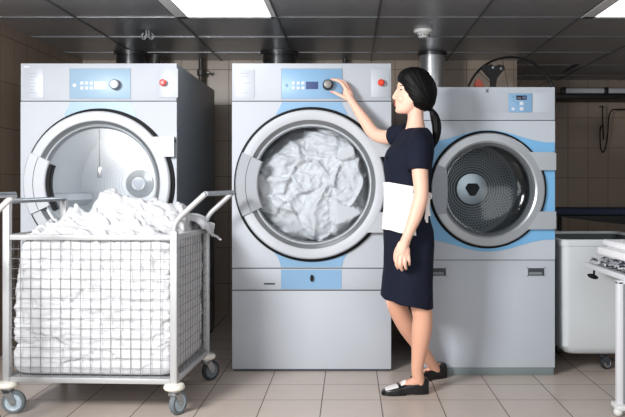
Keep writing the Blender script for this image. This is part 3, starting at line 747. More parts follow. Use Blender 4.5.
# ------------------------------------------------------------------ white bin on castors
yb0, yb1 = 4.42, 5.24
bx0, bx1 = PX(561.5,yb0), 1.845
zb0, zb1 = PZ(355.8,yb0), PZ(240.6,yb0)
t = thing('laundry_bin', 'large white plastic laundry bin on wheels beside the dryer', 'bin', ((bx0+bx1)/2, (yb0+yb1)/2, 0))
def rrect(cx, cy, hx, hy, r, n=6):
    out = []
    for qx, qy, a0 in ((1,1,0),(-1,1,90),(-1,-1,180),(1,-1,270)):
        for k in range(n+1):
            a = math.radians(a0+90*k/n); out.append((cx+qx*(hx-r)+r*math.cos(a), cy+qy*(hy-r)+r*math.sin(a)))
    return out
bcx, bcy, hx, hy = (bx0+bx1)/2, (yb0+yb1)/2, (bx1-bx0)/2, (yb1-yb0)/2
bm = B(); rings = []
for z, ins in ((zb0,0.055),(zb0+0.012,0.03),(zb0+0.05,0.008),(zb0+0.2,0.006),(zb1-0.06,0.002),(zb1-0.03,0.002)):
    rings.append([bm.verts.new((x,y,z)) for x, y in rrect(bcx,bcy,hx-ins,hy-ins,0.05)])
bridge_rings(bm, rings, True, False); bm.faces.new(list(reversed(rings[0])))
obj('tub', bm, M['bin'], t)
bm = B(); rings = []
for z, ins in ((zb1-0.032,0.001),(zb1-0.032,-0.006),(zb1,-0.006),(zb1+0.006,0.0),(zb1+0.004,0.022),(zb1-0.01,0.026)):
    rings.append([bm.verts.new((x,y,z)) for x, y in rrect(bcx,bcy,hx-ins,hy-ins,0.055)])
bridge_rings(bm, rings, True, False); obj('rim', bm, M['bin'], t)
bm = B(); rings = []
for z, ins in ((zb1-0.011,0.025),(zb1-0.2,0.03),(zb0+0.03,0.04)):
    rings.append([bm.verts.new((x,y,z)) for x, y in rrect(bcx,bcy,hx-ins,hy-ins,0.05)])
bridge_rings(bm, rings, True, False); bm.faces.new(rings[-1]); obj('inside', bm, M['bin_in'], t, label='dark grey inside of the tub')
def castor(parent, x, y, top, r=0.045, swing=0.0, mats=('wheel','tyre','caster_metal')):
    """swivel castor with fork, wheel, tyre"""
    fork = B()
    lathe(fork, [(0,top-0.001),(0.03,top-0.001),(0.03,top-0.012),(0.018,top-0.02),(0,top-0.02)], (0,0,0), 'z', 20)
    for s in (-1,1):
        pts = [(-0.02, top-0.014),(0.02,top-0.014),(0.045,r+0.012),(0.04,r-0.012),(0.02,r-0.012),(-0.012,r+0.045)]
        a = [fork.verts.new((p, s*0.019-0.002, q)) for p, q in pts]; b = [fork.verts.new((p, s*0.019+0.002, q)) for p, q in pts]
        fork.faces.new(a); fork.faces.new(list(reversed(b)))
        for i in range(len(a)): fork.faces.new((a[i], b[i], b[(i+1)%len(a)], a[(i+1)%len(a)]))
    box(fork, -0.02, 0.02, -0.021, 0.021, top-0.03, top-0.012, 0.003)
    tube(fork, [(0.03,-0.026,r),(0.03,0.026,r)], 0.007, 10)
    Mx = Matrix.Translation((x,y,0)) @ Matrix.Rotation(swing,4,'Z')
    xform(fork, Mx); fo = obj('castor', fork, M[mats[2]], parent)
    w = B(); lathe(w, [(0,-0.010),(r*0.25,-0.013),(r*0.6,-0.008),(r*0.74,-0.012),(r*0.74,0.012),(r*0.6,0.008),(r*0.25,0.013),(0,0.010)], (0.03,0,r), 'y', 32); xform(w, Mx); obj('wheel', w, M[mats[0]], fo)
    w = B(); lathe(w, [(r*0.72,-0.013),(r*0.92,-0.014),(r,-0.008),(r,0.008),(r*0.92,0.014),(r*0.72,0.013),(r*0.72,-0.013)], (0.03,0,r), 'y', 32); xform(w, Mx); obj('tyre', w, M[mats[1]], fo)
    return fo
for x, y in ((PX(609,4.5),4.53),(bx0+0.14,4.95),(PX(609,4.5),5.05),(bx1-0.06,4.53)):
    castor(t, x-0.03 if x < 1.8 else x-0.05, y, zb0+0.001, 0.038, 0.4, ('caster_metal','tyre_dark','outline'))

# ------------------------------------------------------------------ white trolley at the right edge
ty0, ty1 = 3.40, 4.27; tx0, tx1 = 1.312, 1.86; tz = 0.668
t = thing('trolley_table', 'white metal trolley frame at the right edge in front of the bin', 'trolley', (1.58, 3.85, 0))
bm = B()
for (xa,xb,ya_,yb_) in ((tx0,tx0+0.04,ty0,ty1),(tx1-0.04,tx1,ty0,ty1),(tx0+0.04,tx1-0.04,ty0,ty0+0.04),(tx0+0.04,tx1-0.04,ty1-0.04,ty1)):
    box(bm, xa, xb, ya_, yb_, tz-0.028, tz, 0.005)
obj('top_frame', bm, M['trolley'], t)
bm = B()
for k in range(9):
    y = ty0+0.08+k*(ty1-ty0-0.16)/8; tube(bm, [(tx0+0.04,y,tz-0.008),(tx1-0.04,y,tz-0.008)], 0.004, 6)
for k in range(6):
    x = tx0+0.1+k*0.075; tube(bm, [(x,ty0+0.04,tz-0.004),(x,ty1-0.04,tz-0.004)], 0.003, 6)
obj('wire_shelf', bm, M['outline'], t, label='dark wire grid shelf')
for lx, ly in ((tx0-0.036, 3.62),(tx1-0.045,3.5),(tx1-0.045,ty1-0.08)):
    bm = B(); box(bm, lx, lx+0.028, ly, ly+0.04, 0.05, tz-0.028, 0.004); lg = obj('leg', bm, M['trolley'], t)
    if lx < tx0:
        bx('leg_bracket', M['trolley'], lg, lx, tx0+0.03, ly, ly+0.04, tz-0.042, tz-0.026, 0.003)
    bm = B(); box(bm, lx+0.028, lx+0.043, ly+0.004, ly+0.036, 0.06, tz-0.028, 0.002); obj('leg_inner', bm, M['trolley_grey'], lg)
    bm = B(); box(bm, lx-0.012, lx+0.055, ly-0.03, ly+0.07, 0.03, 0.055, 0.008); ellipsoid(bm, (lx+0.0,ly-0.005,0.022), 0.022,0.024,0.0215); ellipsoid(bm, (lx+0.045,ly+0.04,0.022), 0.022,0.024,0.0215); obj('foot', bm, M['white_plastic'], lg)
cpt = P(592.8, 276.4, 4.1)
bm = B(); ellipsoid(bm, cpt, 0.031, 0.02, 0.013, Matrix.Rotation(0.3,3,'Y')); tube(bm, [cpt+Vector((0.005,0,0.005)), Vector((cpt.x+0.008,4.1,tz-0.027))], 0.006, 8); obj('clamp_knob', bm, M['rubber'], t, label='black oval clamp knob under the rail')
# folded white sheets lying on it
bm = B(); ys0, ys1 = 3.46, 4.14
def slab(x0, x1, y0, y1, z0, z1):
    box(bm, x0, x1, y0, y1, z0, z1, min(0.012,(z1-z0)*0.45), 3)
slab(1.345, 1.83, ys0, ys1, 0.7225, 0.766); 
tag(obj('folded_sheet', bm, M['sheet_pat'], None, True, None, (1.58,3.8,0.7225)), 'white folded sheet lower in the stack on the trolley', 'sheet', 'folded sheets on the trolley')
bm = B(); slab(1.395, 1.83, ys0+0.02, ys1+0.07, 0.766, 0.800)
tag(obj('folded_sheet', bm, M['sheet_pat'], None, True, None, (1.58,3.8,0.766)), 'white folded sheet on top of the stack on the trolley', 'sheet', 'folded sheets on the trolley')
bm = B()
random.seed(3)
rows = []
for i in range(15):
    row = []
    for j in range(30):
        x = 1.315+0.5*i/14; y = 3.48+0.7*j/29
        row.append(bm.verts.new((x, y, 0.6785+0.036*max(0,min(1.2,noise.noise(Vector((x*22,y*22,2.3)))+0.45)))))
    rows.append(row)
for r0, r1 in zip(rows[:-1], rows[1:]):
    for j in range(29): bm.faces.new((r0[j], r0[j+1], r1[j+1], r1[j]))
m, nt, b = base_mat('patterned_cloth'); N, L = nt.nodes, nt.links
tc = N.new('ShaderNodeTexCoord'); nz = N.new('ShaderNodeTexNoise'); nz.inputs['Scale'].default_value = 34; nz.inputs['Detail'].default_value = 2; L.new(tc.outputs['Object'], nz.inputs['Vector'])
rp = N.new('ShaderNodeValToRGB'); rp.color_ramp.interpolation = 'CONSTANT'; rp.color_ramp.elements[0].color = lin((56,58,70)); rp.color_ramp.elements[1].position = 0.5; rp.color_ramp.elements[1].color = lin((222,224,228)); L.new(nz.outputs['Fac'], rp.inputs[0]); L.new(rp.outputs[0], b.inputs['Base Color']); b.inputs['Roughness'].default_value = 0.9
tag(obj('patterned_cloth', bm, m, None, True, None, (1.56,3.8,0.67)), 'crumpled cloth with dark blotches between the trolley rail and white sheets', 'cloth')

# ------------------------------------------------------------------ crumpled linen
def hash_dir(p):
    n = noise.cell_vector(p*1000.0)
    a = n.x*6.283; b = n.y*6.283
    return Vector((math.cos(a)*math.cos(b), math.sin(a)*math.cos(b), math.sin(b)))
def crumple(p, cell=0.14, amp=1.0, seed=0.0):
    """height of crumpled cloth at p: overlapping bundles, each with folds of its own direction"""
    q = p/cell + Vector((seed, seed*1.7, seed*0.6))
    w = noise.noise_vector(q*0.8)*0.45
    d, pts = noise.voronoi(q+w)
    edge = min(1.0, (d[1]-d[0])*2.2)
    dr = hash_dir(pts[0])
    rel = (q-pts[0])
    dp = Vector((dr.y, -dr.x, dr.z))
    ph = rel.dot(dp)*9.0 + noise.noise(q*1.2)*3.0 + pts[0].x*3
    fold = 1-abs(math.sin(ph*0.5)); fold = fold*fold
    rnd = noise.cell(pts[0]*777.0)
    lay = 0.50*(rnd*0.5+0.5) + 0.40*max(-0.8, min(0.8, rel.dot(dr))) + 0.20
    e = 0.72+0.28*min(1.0, (d[1]-d[0])*5)**0.5
    h = lay*e + 0.34*fold*(0.35+0.65*e) + 0.20*noise.noise(q*2.2) + 0.14*(1-abs(noise.noise(q*3.4+w*2)))**2
    return amp*h

# laundry in the centre drum: fills the opening
_, cx, cz, rg, rd, Yf = cm
bm = B(); n_r, n_a = 74, 200
Rl = rd*0.9
rings = []
for i in range(n_r+1):
    r = Rl*i/n_r
    ring = []
    for k in range(n_a):
        a = 2*PI*k/n_a
        x, z = r*math.cos(a), r*math.sin(a)
        dome = 0.05+0.16*(r/Rl)**7
        # slightly slack at the upper left, where the drum wall shows
        sl = max(0.0, (-x*0.55+z*0.85)-0.25)*1.1
        h = crumple(Vector((x, 0.1*r, z)), 0.21, 1.0, 4.2)
        h2 = crumple(Vector((x+3, 0, z)), 0.085, 1.0, 1.2)
        y = Yf + 0.07 + dome + sl - 0.125*h - 0.02*h2
        y = max(y, Yf+0.02+0.02*(r/rg if r < rg else 1))
        ring.append(bm.verts.new((cx+x, y, cz+z)))
    rings.append(ring)
bridge_rings(bm, rings, True, False)
bmesh.ops.remove_doubles(bm, verts=bm.verts, dist=1e-5)
back = [bm.verts.new((cx+Rl*0.95*math.cos(2*PI*k/n_a), Yf+0.55, cz+Rl*0.95*math.sin(2*PI*k/n_a))) for k in range(n_a)]
bridge_rings(bm, [rings[-1], back], True, False); bm.faces.new(back)
tag(obj('drum_laundry', bm, M['cloth_d'], None, True, None, (cx,Yf+0.3,cz), ang=180), 'crumpled white laundry packed behind the glass of the centre machine', 'laundry', None, 'stuff')

# ------------------------------------------------------------------ wire laundry cart (built at the origin, then placed)
CW, CD = 0.814, 0.645
zr0, zr1 = 0.178, 0.860
def make_cart():
    t = thing('laundry_cart', 'steel wire laundry cart heaped with white linen', 'cart', (0,0,0))
    hx, hy = CW/2, CD/2
    for i, (sx, sy) in enumerate(((-1,-1),(1,-1),(1,1),(-1,1))):
        x, y = sx*hx, sy*hy
        bm = B(); box(bm, x-0.0165, x+0.0165, y-0.0165, y+0.0165, 0.14, 0.88 if sx > 0 else 1.012, 0.004); obj('post', bm, M['cart_white'], t)
    # rails
    for z0, z1 in ((zr0-0.026, zr0), (zr1-0.024, zr1+0.002)):
        bm = B()
        box(bm, -hx+0.0165, hx-0.0165, -hy-0.013, -hy+0.013, z0, z1, 0.004); box(bm, -hx+0.0165, hx-0.0165, hy-0.013, hy+0.013, z0, z1, 0.004)
        box(bm, -hx-0.013, -hx+0.013, -hy+0.0165, hy-0.0165, z0, z1, 0.004); box(bm, hx-0.013, hx+0.013, -hy+0.0165, hy-0.0165, z0, z1, 0.004)
        obj('frame_rail', bm, M['cart_white'], t)
    bx('floor_panel', M['cart_white'], t, -hx+0.013, hx-0.013, -hy+0.013, hy-0.013, zr0-0.012, zr0-0.002)
    def panel(ax, c, half):
        bm = B(); n = max(2, round((2*half-0.033)/0.0475)); r = 0.0014
        for k in range(1, n):
            u = -half+0.0165+(2*half-0.033)*k/n
            a = (u, c, zr0-0.004) if ax == 'x' else (c, u, zr0-0.004); b = (u, c, zr1-0.02) if ax == 'x' else (c, u, zr1-0.02)
            tube(bm, [a, b], r, 6)
        m_ = 14
        for k in range(1, m_):
            z = zr0+(zr1-0.02-zr0)*k/m_; e = 0.0045*(1 if c > 0 else -1)
            a = (-half+0.012, c+e, z) if ax == 'x' else (c+e, -half+0.012, z); b = (half-0.012, c+e, z) if ax == 'x' else (c+e, half-0.012, z)
            tube(bm, [a, b], r, 6)
        obj('wire_panel', bm, M['wire'], t)
    panel('x', -hy, hx); panel('x', hy, hx); panel('y', hx, hy); panel('y', -hx, hy)
    # outward sloping push handle on the right end
    tips = []
    for sy in (-1, 1):
        y = sy*hy
        pts = spline([(hx,y,0.87),(hx+0.001,y,0.90),(hx+0.022,y,0.94),(hx+0.075,y,0.99),(hx+0.150,y,1.058)], 5)
        bm = B(); tube(bm, pts, 0.0135, 12); obj('handle_tube', bm, M['cart_white'], t); tips.append(Vector(pts[-1]))
    bm = B(); tube(bm, [tips[0]+Vector((0,0.004,0)), tips[1]-Vector((0,0.004,0))], 0.0125, 14)
    obj('handle_grip', bm, M['cart_grey'], t, label='grey steel push bar')
    bm = B(); tube(bm, [(-hx,-hy-0.012,1.022),(-hx,hy+0.016,1.022)], 0.0125, 12); obj('cross_bar', bm, M['cart_grey'], t, label='grey steel bar across the left posts')
    for i, (sx, sy) in enumerate(((-1,-1),(1,-1),(1,1),(-1,1))):
        x, y = sx*hx, sy*hy
        bm = B(); lathe(bm, [(0,0.128),(0.046,0.128),(0.05,0.134),(0.05,0.142),(0.044,0.152),(0.018,0.158),(0,0.158)], (x,y,0), 'z', 28); obj('bumper', bm, M['caster_white'], t, label='round cream plastic bumper disc')
        castor(t, x, y, 0.128, 0.056, (0.15, 1.15, 0.9, 2.0)[i], ('wheel','tyre','caster_metal') if i < 2 else ('tyre','tyre_dark','caster_metal'))
    return t
cart = make_cart()
ang = math.radians(-2.8)
cart_loc = Vector((-1.228, 3.962, 0))
# linen heap (built in cart space, then placed the same way)
def heap_mesh():
    bm = B(); n = 96
    hx, hy = CW/2-0.010, CD/2-0.010
    bumps = [(-0.05,0.02,0.075,0.15,0.19),(0.05,-0.02,0.09,0.15,0.15),(-0.2,0.0,0.08,0.17,0.10),(0.19,0.04,0.10,0.16,0.15),(0.33,0.08,0.08,0.18,0.135),(-0.32,0.02,0.11,0.2,0.08)]
    verts = {}
    def vert(u, v, w):
        key = (round(u,5), round(v,5), round(w,5))
        if key in verts: return verts[key]
        e = 16.0
        d = Vector((u,v,w)); m = (abs(u)**e+abs(v)**e+abs(w)**e)**(1/e); d = d/m
        z01 = (d.z+1)/2
        zt = 0.836
        x, y = d.x*hx, d.y*hy
        # upper left corner is slack
        z = zr0+0.004+(zt-zr0-0.004)*z01
        lf = max(0.0, z01-0.52)*max(0.0, -d.x)**4
        x += lf*0.10
        top = max(0.0, min(1.0, (z01-0.86)/0.14)); top = top*top*(3-2*top)
        edge = max(0.0, 1-max(abs(d.x), abs(d.y))**6)
        H = sum(a*math.exp(-((x-cx_)/sx)**2-((y-cy_)/sy)**2) for cx_, cy_, sx, sy, a in bumps)
        base = 0.012*edge
        z += top*(H*(0.65+0.35*edge)+base)
        p = Vector((x,y,z))
        nrm = Vector((d.x**5*1.0, d.y**5*1.0, max(d.z,0)**5+ (d.z**5 if d.z < 0 else 0))).normalized()
        if top > 0.5: nrm = Vector((d.x*0.4, d.y*0.5, 1)).normalized()
        c1 = crumple(p*1.0, 0.15, 1.0, 2.0)
        c2 = crumple(Vector((p.x*0.8,p.y*0.8,p.z*2.0)), 0.09, 1.0, 7.5)
        if top > 0.5: disp = 0.055*(c1-0.55)+0.026*(c2-0.5)
        else:
            disp = 0.022*(c1-0.62)+0.020*(c2-0.62)
            disp = min(disp, 0.004)*min(1.0, z01*9) + 0.004*(1-min(1.0, z01*9))
        p = p+nrm*disp
        lim = 0.004
        if p.z < zr1+0.012:
            p.x = max(-hx-lim, min(hx+lim, p.x)); p.y = max(-hy-lim, min(hy+lim, p.y))
        p.z = max(p.z, zr0+0.001)
        verts[key] = bm.verts.new(p); return verts[key]
    fr = [-1+2*i/n for i in range(n+1)]
    for s in (-1, 1):
        for i in range(n):
            for j in range(n):
                for f in (lambda a, b: (a, b, s), lambda a, b: (s, a, b), lambda a, b: (a, s, b)):
                    q = [vert(*f(fr[i+di], fr[j+dj])) for di, dj in ((0,0),(1,0),(1,1),(0,1))]
                    if len(set(q)) == 4:
                        try: bm.faces.new(q)
                        except ValueError: pass
    # a corner of cloth drooping over the right rear rim
    n = 14; rows = []
    for i in range(n+1):
        t = i/n; row = []
        ctr = Vector(spline([(hx-0.10,hy-0.16,0.93),(hx-0.02,hy-0.10,0.925),(hx+0.035,hy-0.07,0.89),(hx+0.068,hy-0.05,0.835),(hx+0.098,hy-0.04,0.812)], n)[min(4*n, round(t*4*n))])
        for j in range(n+1):
            v = (j/n-0.5)*2*(0.15*(1-t)**0.8+0.012)
            cr = noise.noise(Vector((v*16, t*5, 3.1)))
            row.append(bm.verts.new(ctr+Vector((0.012*math.sin(v*50+t*3)+0.02*cr, v+0.012*math.sin(t*9), 0.014*math.cos(v*42+t*4)-abs(v)*0.35*t+0.018*cr))))
        rows.append(row)
    for r0, r1 in zip(rows[:-1], rows[1:]):
        for j in range(n): bm.faces.new((r0[j], r0[j+1], r1[j+1], r1[j]))
    return bm
hm = heap_mesh()
heap = obj('laundry_heap', hm, M['cloth'], None, True, None, (0,0,zr0), ang=180)
heap.location = (cart_loc.x, cart_loc.y, zr0); heap.rotation_euler = (0,0,ang)
tag(heap, 'heap of crumpled white bed linen filling the wire cart', 'laundry', None, 'stuff')
cart.location = cart_loc; cart.rotation_euler = (0,0,ang)
# a second, empty cart just outside the left edge: only its push bar reaches into the photo
def copy_tree(o, parent=None):
    c = o.copy(); C.objects.link(c)
    if parent: c.parent = parent
    for ch in list(o.children): copy_tree(ch, c)
    return c
cart2 = copy_tree(cart); cart2.location = (-2.025, 3.0, 0); cart2.rotation_euler = (0,0,math.radians(-3))
cart2['label'] = 'second wire cart at the left edge, only its push bar in view'

# ------------------------------------------------------------------ the woman
WY = 4.02
WROOT = Vector((PX(412, WY), WY, 0))
woman = thing('woman', 'woman in navy dress and white apron turning the control knob of the centre washer', 'person', WROOT)
woman.name = 'person'; ORIG['person'] = WROOT
PHI = math.radians(18)
FW = Vector((-math.cos(PHI), -math.sin(PHI), 0)); LF = Vector((math.sin(PHI), -math.cos(PHI), 0))
TORSO = [(124,408,423,.055,0),(128,405,425.5,.085,0),(131,402.5,428,.118,0),(136,399,430.5,.150,0),(145,392.5,432,.160,0),(151,388,432.3,.157,0),(157,385.3,432,.152,0),(163,384.3,431.5,.148,0),(170,384.8,431,.142,0),(183,386.3,430,.134,0),
         (197,387,428,.130,0),(210,386.5,427.6,.138,0),(220,385.6,429,.150,0),(230,384.6,431.8,.163,.0),(245,384.8,432.8,.170,.01),(265,384.3,431.5,.170,.05),(284,382.8,431.3,.168,.12),(296,381.6,431.6,.166,.17),(302,381.0,431.8,.165,.2)]
def torso(py):
    T = TORSO
    if py <= T[0][0]: r = T[0]
    elif py >= T[-1][0]: r = T[-1]
    else:
        for a, b in zip(T[:-1], T[1:]):
            if a[0] <= py <= b[0]:
                t = (py-a[0])/(b[0]-a[0]); r = tuple(x+(y-x)*t for x, y in zip(a, b)); break
    c = PX((r[1]+r[2])/2, WY); hx = (r[2]-r[1])/2/F*WY; b = r[3]
    a = math.sqrt(max(1e-4, hx*hx-(b*math.sin(PHI))**2))/math.cos(PHI)
    return Vector((c, WY, PZ(py, WY))), a, b, r[4]
def tpoint(py, th, off=0.0, k=1.0):
    c, a, b, tilt = torso(py)
    ct, st = math.cos(th), math.sin(th)
    e = 2/2.3
    x = (a*k+off)*math.copysign(abs(ct)**e, ct); y = (b*k+off)*math.copysign(abs(st)**e, st)
    p = c + FW*x + LF*y
    p.z -= tilt*(p.x-c.x)
    return p
def torso_loft(bm, pys, k=1.0, off=0.0, n=40):
    rings = [[bm.verts.new(tpoint(py, 2*PI*i/n, off, k)) for i in range(n)] for py in pys]
    bridge_rings(bm, rings, True, True)

def remeshed(name, bm, mat, parent, voxel, smooth=4, label=None, post=None):
    bmesh.ops.recalc_face_normals(bm, faces=bm.faces)
    me = bpy.data.meshes.new('tmp'); bm.to_mesh(me); bm.free()
    o = bpy.data.objects.new('tmp', me); C.objects.link(o)
    rm = o.modifiers.new('r', 'REMESH'); rm.mode = 'VOXEL'; rm.voxel_size = voxel
    sm = o.modifiers.new('s', 'SMOOTH'); sm.factor = 0.5; sm.iterations = smooth
    dg = bpy.context.evaluated_depsgraph_get(); dg.update()
    m2 = bpy.data.meshes.new_from_object(o.evaluated_get(dg))
    bpy.data.objects.remove(o); bpy.data.meshes.remove(me)
    b2 = B(); b2.from_mesh(m2); bpy.data.meshes.remove(m2)
    if post: post(b2)
    return obj(name, b2, mat, parent, True, label, ang=180)

# --- head rings (profile facing the machine)
HEAD = [(70.5,409,420,.028),(73,404,425,.050),(77,400.3,429,.063),(82,398.3,432,.070),(86,397.1,433,.0725),(89,396.9,433,.073),(91.5,397.2,432,.073),(94,396.9,431,.072),(98,396.4,429,.069),(102,395.9,426,.064),(106,395.8,422,.057),(109,395.7,418,.050),(111.5,396.2,414,.042),(113.6,398.2,411,.028)]
HY = WY-0.005
def headpt(py, t, k=1.0):
    H = HEAD
    py = max(H[0][0], min(H[-1][0], py))
    for a, b in zip(H[:-1], H[1:]):
        if a[0] <= py <= b[0]:
            q = (py-a[0])/(b[0]-a[0]); r = tuple(x+(y-x)*q for x, y in zip(a, b)); break
    c = (r[1]+r[2])/2; hx = (r[2]-r[1])/2; ct = math.cos(t)
    fr = max(0.0, ct)
    y = r[3]*math.sin(t)*(1-0.12*fr)
    return Vector((PX(c-hx*ct*k, HY), HY-y*k, PZ(py, HY)))
bm = B()
n = 32
rings = [[bm.verts.new(headpt(h[0], 2*PI*i/n)) for i in range(n)] for h in HEAD]
bridge_rings(bm, rings, True, True)
# nose, brow, lips, chin, ear
def hp(px, py, dy=0.0): return Vector((PX(px, HY), HY+dy, PZ(py, HY)))
limb(bm, [(hp(397.6,90),0.008),(hp(395.9,93.2),0.009),(hp(394.4,96.2),0.0105),(hp(394.3,98),0.0105)], 4, 10)
for s in (-1,1): ellipsoid(bm, hp(395.6,98.3,s*0.010), 0.010, 0.008, 0.007)
ellipsoid(bm, hp(396,102.3), 0.011, 0.021, 0.0055); ellipsoid(bm, hp(396.2,105), 0.0105, 0.018, 0.006)
ellipsoid(bm, hp(397.6,110.5), 0.012, 0.02, 0.013)
for s in (-1,1):
    ellipsoid(bm, hp(402.5,99.5,s*0.034), 0.026, 0.019, 0.026)       # cheek
    ellipsoid(bm, hp(411.2,101.5,s*0.062), 0.010, 0.007, 0.019)         # ear
ellipsoid(bm, hp(399.5,87.3), 0.0125, 0.045, 0.008)
# neck into the shoulders
limb(bm, [(hp(416,103),0.050),(hp(415.6,112),0.0425),(P(415.6,119,WY),0.043),(P(415.6,126,WY),0.05),(P(415.2,133,WY),0.056),(P(415,140,WY),0.055)], 5, 20)
# torso under the dress
torso_loft(bm, [129,132,136,145,157,170,183,197,210,230,245,265,284,294], 0.86)
# near arm (hanging)
limb(bm, [(P(419.5,143,3.92),0.040),(P(420,157,3.855),0.043),(P(420,172,3.835),0.0415),(P(421,186,3.825),0.038),(P(421,196,3.818),0.0365),(P(418.5,206,3.812),0.037),(P(415,217,3.805),0.0345),(P(410.5,228,3.80),0.0285),(P(406.6,238,3.797),0.0245),(P(405,243,3.796),0.025)], 5, 18)
# near hand
HZ = 3.792
ellipsoid(bm, P(403.2,250.5,HZ), 0.035, 0.0165, 0.052, Matrix.Rotation(-0.18,3,'Y'))
limb(bm, [(P(405.2,240,HZ),0.024),(P(404,246,HZ),0.022),(P(402.5,252,HZ),0.02)],3,12)
for pts in (
    [(397.6,254,0,.0098),(396.3,260,-.006,.0093),(396.6,265,.004,.0086),(398.2,268.6,.022,.0076)],
    [(401.2,256,-.003,.0100),(400.4,262.5,-.010,.0096),(401,267.5,.002,.0088),(402.4,270.6,.02,.0078)],
    [(404.9,255.5,-.002,.0098),(405,262,-.009,.0092),(405.6,266.6,.003,.0085),(406.4,269.2,.02,.0076)],
    [(408.3,253.5,.0,.0088),(409,258.8,-.005,.0082),(409.4,262.6,.004,.0076),(409.6,265.2,.018,.0068)]):
    limb(bm, [(P(a,b,HZ)+Vector((0,d,0)), r) for a, b, d, r in pts], 4, 10)
limb(bm, [(P(399.8,245,HZ+.006),0.0125),(P(396.8,250,HZ+.012),0.0115),(P(395,256,HZ+.02),0.0095),(P(395.2,261,HZ+.028),0.008)], 4, 10)
# far arm (reaching to the knob)
KY = 4.44
limb(bm, [(P(406,134,4.13),0.047),(P(396,136.2,4.19),0.043),(P(386,137.2,4.25),0.040),(P(377,135.2,4.295),0.0385),(P(371.5,130.5,4.325),0.037),(P(366.5,123,4.345),0.0345),(P(360,113.5,4.37),0.029),(P(354.5,105.5,4.387),0.0235),(P(351.5,101,4.395),0.023)], 5, 18)
ellipsoid(bm, P(348.5,94.8,4.405), 0.028, 0.016, 0.040, Matrix.Rotation(-0.5,3,'Y'))
limb(bm, [(P(353,103.5,4.392),0.0225),(P(349.5,97.5,4.40),0.0205),(P(346.5,92,4.405),0.017)],3,12)
limb(bm, [(P(347.5,92,4.402),0.0125),(P(344,86,4.405),0.0108),(P(340.5,82.2,4.412),0.0092),(P(336,80,4.42),0.0085),(P(331.8,79.3,4.428),0.0072)], 5, 10)
limb(bm, [(P(348.8,90.8,4.41),0.012),(P(346.4,85.2,4.42),0.0102),(P(342.8,81.6,4.435),0.009),(P(338.6,80.0,4.447),0.0082),(P(335,79.8,4.455),0.0072)], 5, 10)
limb(bm, [(P(350.4,92,4.42),0.0115),(P(349,86.8,4.435),0.0098),(P(346,83.4,4.452),0.0088),(P(342,81.6,4.462),0.0078),(P(339.2,81.4,4.466),0.007)], 5, 10)
limb(bm, [(P(351.4,94.2,4.425),0.0105),(P(351,90,4.442),0.0088),(P(348.6,87,4.456),0.0078),(P(345.6,85.6,4.464),0.007)], 5, 10)
limb(bm, [(P(348,99,4.395),0.0145),(P(343.6,97,4.395),0.0118),(P(339,94.8,4.402),0.0095),(P(335,92.8,4.412),0.0088),(P(331.2,91.6,4.42),0.0072)], 5, 10)
# near leg and foot
limb(bm, [(P(413,240,3.95),0.085),(P(416,270,3.95),0.079),(P(420,296,3.955),0.063),(P(421.8,310,3.96),0.0545),(P(422.6,318,3.963),0.052),(P(421.8,330,3.972),0.0535),(P(420.3,343,3.98),0.047),(P(418.6,357,3.988),0.038),(P(417.4,369,3.995),0.0325),(P(418.6,379,4.0),0.030),(P(421.5,386.5,4.005),0.023)], 5, 20)
limb(bm, [(P(420.0,380.5,4.003),0.027),(P(414,382.5,4.0),0.027),(P(406,386,3.998),0.027),(P(398,389.4,3.995),0.024),(P(391,391,3.992),0.018)], 4, 14)
# far leg and foot
limb(bm, [(P(408,240,4.09),0.085),(P(402,270,4.10),0.077),(P(397,295,4.115),0.062),(P(397.2,305,4.125),0.0555),(P(401,315,4.145),0.053),(P(408,328,4.175),0.05),(P(417,342,4.215),0.0425),(P(426,355,4.255),0.033),(P(432,364,4.29),0.029),(P(435.5,370,4.315),0.029),(P(437.5,373.5,4.33),0.026)], 5, 20)
FH = Vector((PX(445.5,4.37), 4.365, 0)); FT = FH+Vector((-0.86,-0.50,0)).normalized()*0.242
fd = (FT-FH).normalized()
limb(bm, [(FH+fd*0.045+Vector((0,0,0.060)),0.024),(FH+fd*0.10+Vector((0,0,0.046)),0.026),(FH+fd*0.16+Vector((0,0,0.033)),0.023),(FH+fd*0.20+Vector((0,0,0.026)),0.017)], 4, 14)
body = remeshed('body', bm, M['skin'], woman, 0.0036, 3)
body.data.materials.append(M['stocking'])
for p in body.data.polygons:
    if p.center.z < 0.66 and p.center.x > -0.02-0.1: p.material_index = 1 if p.center.y > -0.20 and abs(p.center.x) < 0.3 and p.center.z < 0.645 else 0


# --- small face parts
for s in (-1, 1):
    p = headpt(90.6, s*0.62); bm = B(); ellipsoid(bm, p+Vector((0.0015,0,0)), 0.0075, 0.0065, 0.0042, None, 12, 8); obj('eye', bm, M['eye'], body, label='dark eye with lashes')
    bm = B(); tube(bm, [headpt(87.6,s*0.34,1.02), headpt(86.5,s*0.62,1.025), headpt(87.0,s*0.9,1.02)], [0.0018,0.0026,0.0014], 8); obj('eyebrow', bm, M['hair'], body)
bm = B(); ellipsoid(bm, hp(395.3,102.6), 0.0100, 0.019, 0.0042); ellipsoid(bm, hp(395.5,104.9), 0.0098, 0.0165, 0.0046); obj('lips', bm, M['lip'], body)
bm = B(); ellipsoid(bm, P(331.9,91.9,4.413), 0.0072, 0.0045, 0.0045, Matrix.Rotation(-0.3,3,'Y'), 12, 8); obj('thumbnail', bm, M['nail'], body, label='pink painted nail')
bm = B(); ellipsoid(bm, P(332.4,79.0,4.422), 0.0065, 0.004, 0.0042, None, 12, 8); obj('fingernail', bm, M['nail'], body, label='pink painted nail')

